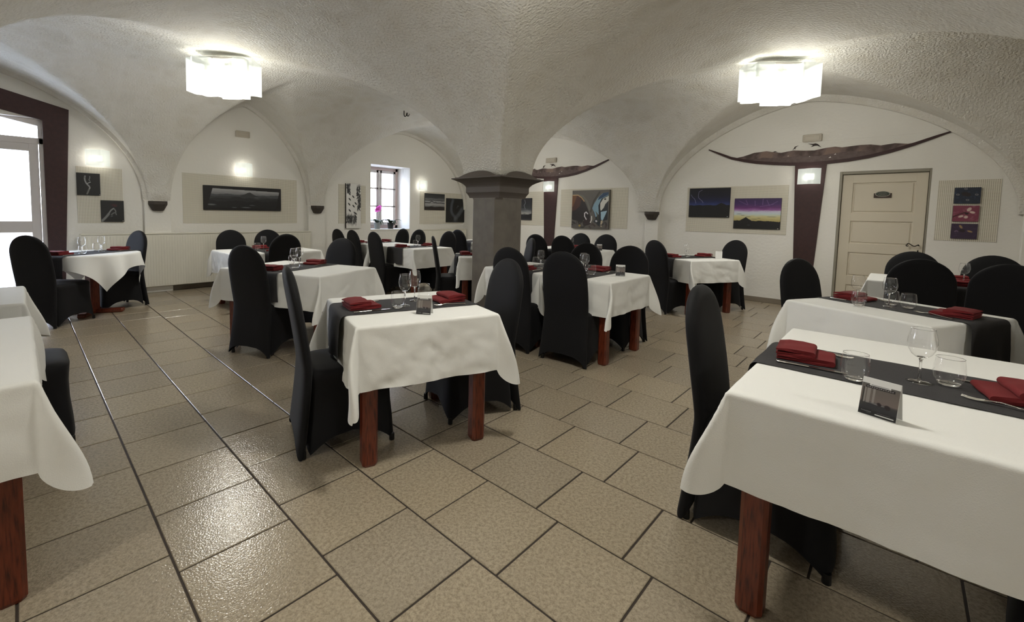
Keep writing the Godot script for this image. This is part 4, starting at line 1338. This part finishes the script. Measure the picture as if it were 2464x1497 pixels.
# a painted tree-like relief: trunk, bowed dark band, white sky board, mountains and birds
func build_tree(zc: float, label: String):
	var o := thing("tree_relief", label, "wall relief", Vector3(WR, 0, zc), -PI / 2, "dark bowed tree reliefs on the door wall")
	var t := Transform3D(Basis(), Vector3(0, 0, 0.002))
	# local x runs to the viewer's right (world +z)
	part("trunk", prism(PackedVector2Array([Vector2(-0.187, 2.13), Vector2(0.187, 2.13), Vector2(0.085, 0.0), Vector2(-0.105, 0.0)]), t, 0.016), M.maroon, o)
	var low := [Vector2(-1.385, 2.443), Vector2(-1.20, 2.345), Vector2(-1.04, 2.265), Vector2(-0.86, 2.212), Vector2(-0.687, 2.172), Vector2(-0.45, 2.138), Vector2(-0.254, 2.117), Vector2(0, 2.105), Vector2(0.187, 2.112), Vector2(0.42, 2.130), Vector2(0.629, 2.162), Vector2(0.85, 2.218), Vector2(1.062, 2.290), Vector2(1.25, 2.368), Vector2(1.41, 2.440)]
	var band := PackedVector2Array(); var back := []
	for p in low:
		band.append(p)
		back.append(p + Vector2(0, 0.045 - 0.03 * pow(absf(p.x) / 1.4, 8)) * Vector2(1, 1))
	var sky := PackedVector2Array(back)
	sky.append(Vector2(1.39, 2.446)); sky.append(Vector2(-1.36, 2.450))
	part("sky_board", prism(sky, t, 0.007), M.white_panel, o)
	back.reverse()
	for p in back: band.append(p)
	part("bowed_band", prism(band, t, 0.020), M.maroon, o)
	var top := [Vector2(-0.98, 2.282), Vector2(-0.876, 2.300), Vector2(-0.80, 2.322), Vector2(-0.724, 2.346), Vector2(-0.64, 2.352), Vector2(-0.559, 2.358), Vector2(-0.47, 2.335), Vector2(-0.369, 2.317), Vector2(-0.29, 2.330), Vector2(-0.215, 2.341), Vector2(-0.09, 2.326), Vector2(0.033, 2.319), Vector2(0.15, 2.342), Vector2(0.266, 2.352), Vector2(0.34, 2.335), Vector2(0.533, 2.349), Vector2(0.64, 2.346), Vector2(0.744, 2.324), Vector2(0.88, 2.340), Vector2(1.003, 2.321), Vector2(1.10, 2.332)]
	var mt := PackedVector2Array()
	for p in low:
		if absf(p.x) < 1.07: mt.append(p + Vector2(0, 0.03))
	top.reverse()
	for p in top: mt.append(p)
	part("mountains", prism(mt, t, 0.013), M.mountain, o)
	var nr := PackedVector2Array([Vector2(-0.80, 2.225), Vector2(-0.25, 2.145), Vector2(0.3, 2.15), Vector2(0.75, 2.215), Vector2(0.62, 2.26), Vector2(0.35, 2.27), Vector2(0.1, 2.235), Vector2(-0.15, 2.255), Vector2(-0.4, 2.235), Vector2(-0.6, 2.262)])
	part("near_ridge", prism(nr, t, 0.0145), M.maroon.duplicate(), o)
	(o.get_node("near_ridge").material_override as StandardMaterial3D).albedo_color = Color(0.40, 0.335, 0.32)
	for q in [[-0.455, 2.335, 0.035, 0.2], [-0.20, 2.378, 0.04, 1.0], [0.03, 2.395, 0.075, -0.1]]:
		var bp := PackedVector2Array()
		for p in [Vector2(-1.1, 0.25), Vector2(-0.3, 0.25), Vector2(0.1, 0.35), Vector2(0.5, 0.2), Vector2(1.1, -0.4), Vector2(0.4, -0.05), Vector2(0.0, -0.1), Vector2(-0.5, -0.35), Vector2(-0.25, 0.0)]:
			bp.append(p.rotated(q[3]) * q[2] + Vector2(q[0], q[1]))
		part("bird", prism(bp, t, 0.010), M.bird, o)
	for q in [[0.215, 2.205, 0.016], [0.27, 2.245, 0.013], [-0.28, 2.262, 0.008], [-0.02, 2.235, 0.008]]:
		part("white_fleck", prism(PackedVector2Array([Vector2(q[0] - q[2], q[1] - q[2] * 0.5), Vector2(q[0] + q[2] * 0.9, q[1] - q[2] * 0.3), Vector2(q[0] + q[2] * 0.4, q[1] + q[2] * 0.8)]), t, 0.0160), M.chalk, o)

func build_radiator(x0: float, x1: float, label: String):
	var r := thing("radiator", label, "radiator", Vector3((x0 + x1) / 2, 0, WL + 0.085), 0, "long low ribbed radiators")
	var w := x1 - x0
	part("body", boxes([[Vector3(-w / 2, 0.10, 0.0), Vector3(w / 2, 0.90, 0.075)]], 0.006), M.radiator, r)
	var st := mb()
	var n := int(w / 0.035)
	for i in n:
		var x := -w / 2 + (i + 0.5) * w / n
		box_to(st, Vector3(x, 0.50, 0.0755), Vector3(0.024, 0.76, 0.005), 0.002)
	part("ribs", done(st), M.radiator, r).set_meta("kind", "stuff")
	part("top_grille", boxes([[Vector3(-w / 2 - 0.004, 0.90, -0.004), Vector3(w / 2 + 0.004, 0.918, 0.086)]], 0.004), M.radiator, r)
	for x in [-w / 2 + 0.12, w / 2 - 0.12]:
		part("stand", boxes([[Vector3(x - 0.02, 0, 0.02), Vector3(x + 0.02, 0.11, 0.05)]], 0.003), M.radiator, r)
	part("bracket", boxes([[Vector3(-w / 2 + 0.3, 0.6, -0.084), Vector3(-w / 2 + 0.34, 0.7, 0.01)], [Vector3(w / 2 - 0.34, 0.6, -0.084), Vector3(w / 2 - 0.3, 0.7, 0.01)]]), M.radiator, r)

func build_alarm(at: Vector3, turn: float, w: float, label: String):
	var a := thing("emergency_light", label, "emergency light", at, turn, "small beige emergency light boxes")
	part("housing", box(Vector3(w, 0.105, 0.045), 0.008, Vector3(0, 0, 0.0235)), M.beige_plastic, a)
	part("diffuser", box(Vector3(w - 0.05, 0.06, 0.012), 0.004, Vector3(0, -0.005, 0.05)), M.beige_plastic, a)

func leaf_mesh(length: float, width: float, lift: float, fall: float) -> ArrayMesh:
	var st := mb()
	st.set_smooth_group(0)
	var P := []
	for i in 9:
		var u := i / 8.0
		var hw := width * sin(pow(u, 0.7) * PI) * 0.5 + 0.001
		var c := Vector3(length * u * (1.0 - 0.15 * u), lift * sin(u * PI * 0.6) - fall * u * u, 0)
		P.append([c + Vector3(0, hw * 0.35, -hw), c, c + Vector3(0, hw * 0.35, hw)])
	for i in 8:
		for j in 2:
			tri(st, P[i][j], P[i][j + 1], P[i + 1][j + 1])
			tri(st, P[i][j], P[i + 1][j + 1], P[i + 1][j])
	return done(st)

func build_orchid(at: Vector3, flower: bool, label: String, pm: Material):
	var o := thing("orchid", label, "plant", at)
	part("pot", lathe([[0.055, 0.0], [0.06, 0.004], [0.075, 0.13], [0.078, 0.14], [0.070, 0.14], [0.066, 0.115], [0.0, 0.112]], 24, true), pm, o)
	for k in 6:
		var lf := part("leaf", leaf_mesh(0.26 + 0.03 * (k % 3), 0.075, 0.13, 0.16 if k % 2 == 0 else 0.08), M.leaf, o, Vector3(0, 0.12, 0))
		lf.rotation.y = k * TAU / 6 + 0.3
	if not flower: return
	var st := mb()
	tube_to(st, [Vector3(0, 0.12, 0), Vector3(0.03, 0.25, 0.01), Vector3(0.05, 0.38, 0.02), Vector3(0.03, 0.47, 0.03), Vector3(-0.01, 0.49, 0.04)], 0.004, 6)
	part("stem", done(st), M.leaf, o)
	for q in [[-0.03, 0.46, 0.05], [0.03, 0.49, 0.05], [-0.06, 0.42, 0.05], [0.0, 0.43, 0.06]]:
		var f := mb()
		for k in 5:
			var a := TAU * k / 5 + 0.3
			var b := Basis(Vector3(0, 0, 1), a)
			var ring := []
			for i in 10:
				var t := TAU * i / 10
				ring.append(Vector3(q[0], q[1], q[2]) + b * Vector3(0.026 + cos(t) * 0.026, sin(t) * 0.019, 0.006 * cos(t)))
			f.set_smooth_group(0)
			for i in range(1, 9): tri(f, ring[0], ring[i], ring[i + 1])
		part("flower", done(f), M.petal, o)

# ---------------------------------------------------------------- the scene
func _ready():
	# camera: read off the floor tiles and the verticals of the photograph
	var cam := Camera3D.new()
	cam.name = "camera"
	cam.position = Vector3(0, 1.2896, 0)
	cam.rotation = Vector3(-0.0679128, -0.7974418, 0.0189790)
	cam.projection = Camera3D.PROJECTION_FRUSTUM
	cam.near = 0.05
	cam.far = 200.0
	cam.size = 2.0 * 0.05 * (748.5 / 1058.774)
	cam.frustum_offset = Vector2((1232.0 - 1133.336) / 1058.774, (588.519 - 748.5) / 1058.774) * 0.05
	cam.current = true
	add_child(cam)
	var we := WorldEnvironment.new()
	we.name = "environment"
	var env := Environment.new()
	var sky := Sky.new()
	var sm := ProceduralSkyMaterial.new()
	sm.sky_top_color = Color(0.74, 0.82, 0.95)
	sm.sky_horizon_color = Color(0.97, 0.97, 1.0)
	sm.ground_bottom_color = Color(0.7, 0.7, 0.7)
	sm.ground_horizon_color = Color(0.9, 0.9, 0.92)
	sm.sky_energy_multiplier = 3.6
	sm.ground_energy_multiplier = 1.6
	sky.sky_material = sm
	env.background_mode = Environment.BG_SKY
	env.sky = sky
	env.tonemap_mode = Environment.TONE_MAPPER_LINEAR
	env.tonemap_exposure = 1.3
	env.sdfgi_enabled = true
	env.ssao_enabled = true
	env.ssil_enabled = true
	we.environment = env
	add_child(we)
	materials()
	build_ceiling()
	build_shell()
	build_doors()
	build_window()
	build_pillar(Vector3(PX, 0, PZ), "grey painted square pillar with a flared top in the middle of the room")
	build_pillar(Vector3(QX, 0, PZ), "grey painted pillar beyond the left edge of the view")
	build_pillar(Vector3(PX, 0, QZ), "grey painted pillar beyond the right edge of the view")
	build_corbel(Vector3(1.48, 1.255, WL + 0.08), 0, "dark stone corbel above the radiator, nearest the glass door")
	build_corbel(Vector3(4.05, 1.255, WL + 0.08), 0, "dark stone corbel between the panorama and the tall leaf canvas")
	build_corbel(Vector3(WR - 0.08, 1.255, -3.27), -PI / 2, "dark stone corbel between the bulls painting and the lightning picture")
	# lamps
	build_ceiling_lamp(Vector3(1.74, 3.06, -5.8), -0.75, 1.5, "wavy glass ceiling lamp hanging nearer the window wall")
	build_ceiling_lamp(Vector3(6.08, 3.06, -1.12), -0.85, 1.5, "wavy glass ceiling lamp hanging in front of the door wall")
	build_ceiling_lamp(Vector3(6.1, 3.06, -5.8), -0.8, 1.5, "wavy glass ceiling lamp hidden behind the head of the pillar")
	build_ceiling_lamp(Vector3(1.72, 3.06, -1.1), -0.8, 1.5, "wavy glass ceiling lamp overhead, above the upper edge of the view")
	build_ceiling_lamp(Vector3(1.66, 3.06, 3.2), -0.8, 2.3, "added unseen ceiling lamp behind the camera, fill light for the near cloths")  # added out of view, stronger than the rest, to brighten camera-facing cloths
	build_ceiling_lamp(Vector3(-2.6, 3.06, -1.1), -0.8, 2.3, "added unseen ceiling lamp left of the camera, fill light for the table drapes")  # second added fill lamp, unseen, lifts the drapes that face the camera
	var SE := 0.02
	build_sconce(L(0.794, 1.99), 0, SE, "lit glass wall sconce nearest the glass door")
	build_sconce(L(2.738, 1.99), 0, SE, "lit glass wall sconce above the long panorama")
	build_sconce(L(6.72, 1.96), 0, SE, "lit glass wall sconce right of the window")
	build_sconce(Rw(-5.546, 1.93) + Vector3(-0.018, 0, 0), -PI / 2, SE, "lit glass sconce on the dark trunk beside the pillar")
	build_sconce(Rw(-1.01, 1.94) + Vector3(-0.018, 0, 0), -PI / 2, SE, "lit glass sconce on the dark trunk left of the pale door")
	build_sconce(Rw(1.55, 1.95), -PI / 2, SE, "lit glass wall sconce beyond the right edge of the view")
	build_pictures()
	build_tree(-1.01, "dark tree relief with mountains and birds left of the pale door")
	build_tree(-5.54, "dark tree relief with mountains and birds partly behind the pillar")
	build_radiator(0.57, 3.89, "long white ribbed radiator under the panorama")
	build_radiator(6.55, 8.10, "white ribbed radiator right of the window")
	build_alarm(L(2.733, 2.597), 0, 0.226, "beige emergency light box above the panorama sconce")
	build_alarm(Rw(-5.54, 2.50), -PI / 2, 0.26, "beige emergency light box above the relief beside the pillar")
	build_alarm(Rw(-1.01, 2.50), -PI / 2, 0.226, "beige emergency light box above the relief left of the pale door")
	build_orchid(Vector3(5.62, 0.93, -8.45), true, "orchid with pink flowers in a pale pot on the window sill", M.pot)
	build_orchid(Vector3(5.98, 0.93, -8.45), false, "leafy plant without flowers in a dark pot on the window sill", M.pot_dark)
	var hk := mb()
	var hp := []
	for q in [[-0.10, 0.13], [-0.10, 0.04], [-0.085, 0.005], [-0.06, 0.0], [-0.035, 0.02], [-0.02, 0.075], [-0.01, 0.085], [-0.012, 0.03], [0.01, 0.008], [0.04, 0.02], [0.055, 0.06]]:
		hp.append(Vector3(q[0] * 0.42, q[1] * 0.75 - 0.09, q[0] * 0.42))
	tube_to(hk, hp, 0.0085, 8)
	tag(part("ceiling_hook", done(hk), M.iron, self, Vector3(4.77, 3.06, -6.26)), "black bent iron hook in the vault left of the pillar", "hook")
	glass_parts()
	furnish()

func ang_of(dx: float, dz: float) -> float: return atan2(-dz, dx)   # turn that sends local +x to (dx, dz)

func furnish():
	var full := ["napkin", "knife", "fork"]
	# --- near centre table
	var u := Vector2(0.949, 0.316)
	var T := make_table(1.605, -2.085, ang_of(u.x, u.y), 0.775, 0.77, "near centre square table", {"drop": 0.335, "seed": 3, "rough": 0.9, "rw": 0.36, "rz": -0.035})
	setting(T, -1, "left place", full)
	setting(T, 1, "right place", full)
	var W: String = "near centre square table"
	put("tumbler", Vector3(1.50, TOP + 0.0045, -2.045), 0, "clear tumbler nearest the card on the " + W)
	put("wine", Vector3(1.575, TOP + 0.0045, -2.075), 0, "left one of two wine glasses on the " + W)
	put("wine", Vector3(1.71, TOP + 0.0045, -2.155), 0, "right one of two wine glasses on the " + W)
	put("tumbler", Vector3(1.80, TOP + 0.0045, -2.17), 0, "clear tumbler behind the card on the " + W)
	put("card", Vector3(1.535, TOP + 0.001, -1.845), -1.007, "small folded card with a dark print on the " + W)
	place_chair(1.30, -2.27, u.x, u.y, "black covered chair at the left of the near centre square table")
	place_chair(2.075, -2.04, -u.x, -u.y, "black covered chair at the right of the near centre square table")
	# --- long table left behind it
	var s := Vector2(0.93, -0.367)
	T = make_table(1.90, -4.19, ang_of(s.x, s.y), 0.775, 1.18, "long table behind centre left", {"seed": 5, "rz": -0.06})
	setting(T, -1, "left place", full + ["tumbler", "wine"])
	setting(T, 1, "right place", full + ["tumbler", "wine"], 0.12)
	place_chair(1.63, -4.19, 0.915, -0.403, "black covered chair seen from behind at the long table left behind the centre")
	place_chair(2.33, -4.54, -s.x, -s.y, "black covered chair facing us across the long table behind centre left")
	# --- table in front of the radiator
	T = make_table(2.41, -6.33, ang_of(0, -1), 0.79, 1.16, "table by the long radiator", {"seed": 8})
	setting(T, 1, "radiator side", full + ["tumbler", "wine"])
	setting(T, -1, "near side", full + ["tumbler"], 0.1)
	place_chair(2.44, -6.10, 0, -1, "black covered chair with its back to us at the radiator table")
	place_chair(2.24, -6.98, 0.05, 1, "left of two black covered chairs between radiator and table")
	place_chair(2.74, -6.93, -0.05, 1, "right of two black covered chairs between radiator and table")
	# --- round table by the glass door
	T = make_table(0.585, -7.02, ang_of(0.71, -0.5), 0.94, 0.94, "round table by the glass door", {"round": true, "rdrop": 0.26})
	setting(T, -1, "near place", full + ["wine", "tumbler"])
	setting(T, 1, "radiator side", full + ["wine", "tumbler"], 0.1)
	place_chair(0.26, -6.67, 0.72, -0.69, "black covered chair with its back to us at the round table")
	place_chair(0.82, -7.27, -0.93, 0.36, "dark blue-black covered chair at the radiator side of the round table")
	# --- two tables under the window
	T = make_table(4.58, -5.90, 0, 0.78, 1.17, "near window table", {"seed": 11, "rz": 0.14})
	setting(T, -1, "left place", full)
	setting(T, 1, "right place", full + ["tumbler", "wine"], 0.1)
	place_chair(4.23, -5.98, 1, 0.05, "nearest black covered chair on the left of the window tables")
	place_chair(5.02, -5.76, -1, -0.03, "nearest black covered chair on the right of the window tables")
	T = make_table(4.58, -7.12, 0, 0.78, 1.18, "far window table", {"seed": 12, "rz": 0.1})
	setting(T, -1, "left place", full + ["tumbler"])
	setting(T, 1, "right place", full + ["tumbler", "wine"], -0.1)
	place_chair(4.29, -6.74, 1, 0.03, "middle black covered chair on the left of the window tables")
	place_chair(4.27, -7.22, 1, 0, "farthest black covered chair on the left of the window tables")
	place_chair(4.97, -7.03, -1, 0, "farthest black covered chair on the right of the window tables")
	place_chair(4.99, -6.55, -1, 0.03, "middle black covered chair on the right of the window tables")
	# --- table behind the pillar
	var b := Vector2(0.775, 0.632)
	T = make_table(4.44, -4.03, ang_of(b.x, b.y), 0.78, 0.60, "table behind the pillar", {"seed": 14, "rw": 0.34})
	setting(T, -1, "left place", full)
	setting(T, 1, "right place", full, 0.1)
	place_chair(4.17, -4.36, b.x, b.y, "black covered chair seen edge-on left of the table behind the pillar")
	place_chair(4.60, -3.77, -b.x, -b.y, "black covered chair seen edge-on right of the table behind the pillar")
	# --- corner table
	T = make_table(6.72, -6.35, 0, 0.78, 0.8, "far corner table", {"seed": 15})
	setting(T, 1, "far place", full)
	place_chair(6.36, -6.27, 1, 0.02, "black covered chair at the corner table by the short radiator")
	# --- two tables right of the pillar
	T = make_table(3.84, -2.075, 0, 0.77, 0.70, "near table right of pillar", {"seed": 17, "rough": 0.8, "rz": -0.10})
	setting(T, -1, "left place", full + ["tumbler", "wine"], 0.05)
	setting(T, 1, "right place", full + ["wine", "tumbler"], -0.08)
	put("card", Vector3(3.94, TOP + 0.001, -1.87), -1.15, "small folded card standing on the nearer table right of the pillar")
	place_chair(3.555, -2.08, 1, -0.06, "nearest black covered chair seen from behind right of the pillar")
	place_chair(4.25, -2.06, -1, 0, "nearest black covered chair facing us right of the pillar")
	T = make_table(3.84, -2.79, 0, 0.77, 0.70, "far table right of pillar", {"seed": 18, "rz": 0.08})
	setting(T, -1, "left place", full + ["tumbler", "wine"])
	setting(T, 1, "right place", full + ["tumbler"], 0.1)
	place_chair(3.535, -2.65, 1, -0.02, "second black covered chair seen from behind right of the pillar")
	place_chair(4.25, -2.58, -1, 0, "second black covered chair facing us right of the pillar")
	# --- table under the bulls
	T = make_table(6.53, -4.02, 0, 0.78, 1.18, "table under the bulls painting", {"seed": 20})
	setting(T, -1, "left place", full + ["tumbler"])
	setting(T, 1, "right place", full + ["wine"], 0.1)
	put("card", Vector3(6.62, TOP + 0.001, -3.52), -1.0, "small folded card standing on the table under the bulls painting")
	place_chair(6.24, -4.30, 1, 0, "farther black covered chair with its back to us at the bulls table")
	place_chair(6.25, -3.80, 1, 0, "nearer black covered chair with its back to us at the bulls table")
	place_chair(6.86, -4.19, -1, 0, "farther black covered chair facing us below the bulls painting")
	place_chair(6.87, -3.69, -1, 0, "nearer black covered chair facing us below the bulls painting")
	# --- small table by the lightning picture
	var c := Vector2(0.883, 0.469)
	T = make_table(6.66, -2.10, ang_of(c.x, c.y), 0.80, 0.78, "table below the lightning picture", {"seed": 22, "rz": -0.08})
	setting(T, -1, "left place", full + ["wine", "tumbler"])
	setting(T, 1, "right place", full + ["tumbler"], 0.1)
	put("card", Vector3(6.80, TOP + 0.001, -1.80), 1.9, "small folded card seen from behind below the lightning picture")
	place_chair(6.35, -2.26, c.x, c.y, "black covered chair at the left of the table below the lightning picture")
	place_chair(7.08, -1.87, -c.x, -c.y, "black covered chair at the right of the table below the lightning picture")
	# --- large table in the right foreground
	W = "large right foreground table"
	T = make_table(2.165, 0.03, ang_of(0, 1), 0.78, 1.17, W, {"seed": 25, "rough": 0.45, "rw": 0.40, "tip": 1.26})
	setting(T, -1, "left place", full)
	setting(T, 1, "right place", full, 0.1)
	put("tumbler", Vector3(1.995, TOP + 0.0045, -0.085), 0, "clear tumbler left of the card on the " + W)
	put("wine", Vector3(2.14, TOP + 0.0045, 0.075), 0, "single clear wine glass on the " + W)
	put("tumbler", Vector3(2.175, TOP + 0.0045, 0.145), 0.3, "clear tumbler right of the wine glass on the " + W)
	put("card", Vector3(1.685, TOP + 0.001, -0.012), -1.854, "small folded card with a dark print on the " + W)
	place_chair(2.17, -0.33, 0, 1, "black covered chair at the left of the large right foreground table")
	place_chair(2.16, 0.53, 0, -1, "black covered chair cut off by the lower right corner")
	# --- second right table
	W = "second table behind right foreground"
	T = make_table(3.90, -0.015, ang_of(-0.46, 0.888), 0.76, 0.77, W, {"seed": 27, "rz": -0.09, "rw": 0.38})
	setting(T, -1, "left place", full)
	setting(T, 1, "right place", full, 0.1)
	for q in [["tumbler", 3.80, -0.17, "leftmost tumbler on the "], ["wine", 3.92, -0.185, "left one of two wine glasses on the "], ["wine", 3.92, -0.03, "right one of two wine glasses on the "], ["tumbler", 4.0, -0.02, "middle tumbler on the "], ["tumbler", 3.94, 0.06, "rightmost tumbler on the "]]:
		put(q[0], Vector3(q[1], TOP + 0.0045, q[2]), 0.2, q[3] + W)
	place_chair(4.20, -0.30, -0.46, 0.888, "black covered chair left of the second right table, before the dark trunk")
	place_chair(3.74, 0.46, 0.46, -0.888, "black covered chair cut off by the right edge at the second right table")
	# --- table before the pale door
	T = make_table(6.05, 0.40, 0, 0.74, 1.20, "table before the pale door", {"seed": 29})
	setting(T, -1, "near side", full + ["wine"])
	setting(T, 1, "door side", full, 0.1)
	place_chair(5.60, 0.14, 1, 0, "left of two black covered chairs with backs to us before the pale door")
	place_chair(5.60, 0.62, 1, 0, "right of two black covered chairs with backs to us before the pale door")
	place_chair(6.27, 0.11, -1, 0, "left of two black covered chairs facing us before the pale door")
	place_chair(6.27, 0.66, -1, 0, "right of two black covered chairs facing us before the pale door")
	# --- left foreground
	T = make_table(-0.39, -2.52, 0, 0.80, 1.16, "left foreground table", {"seed": 31, "rough": 0.7, "rz": 0.0, "runner": false})
	T = make_table(-0.41, -3.93, 0, 0.80, 0.76, "table behind the left foreground one", {"seed": 33, "rough": 0.7, "runner": false})
	place_chair(-0.06, -3.38, 1, 0.0, "black covered chair seat jutting out between the two left foreground tables")
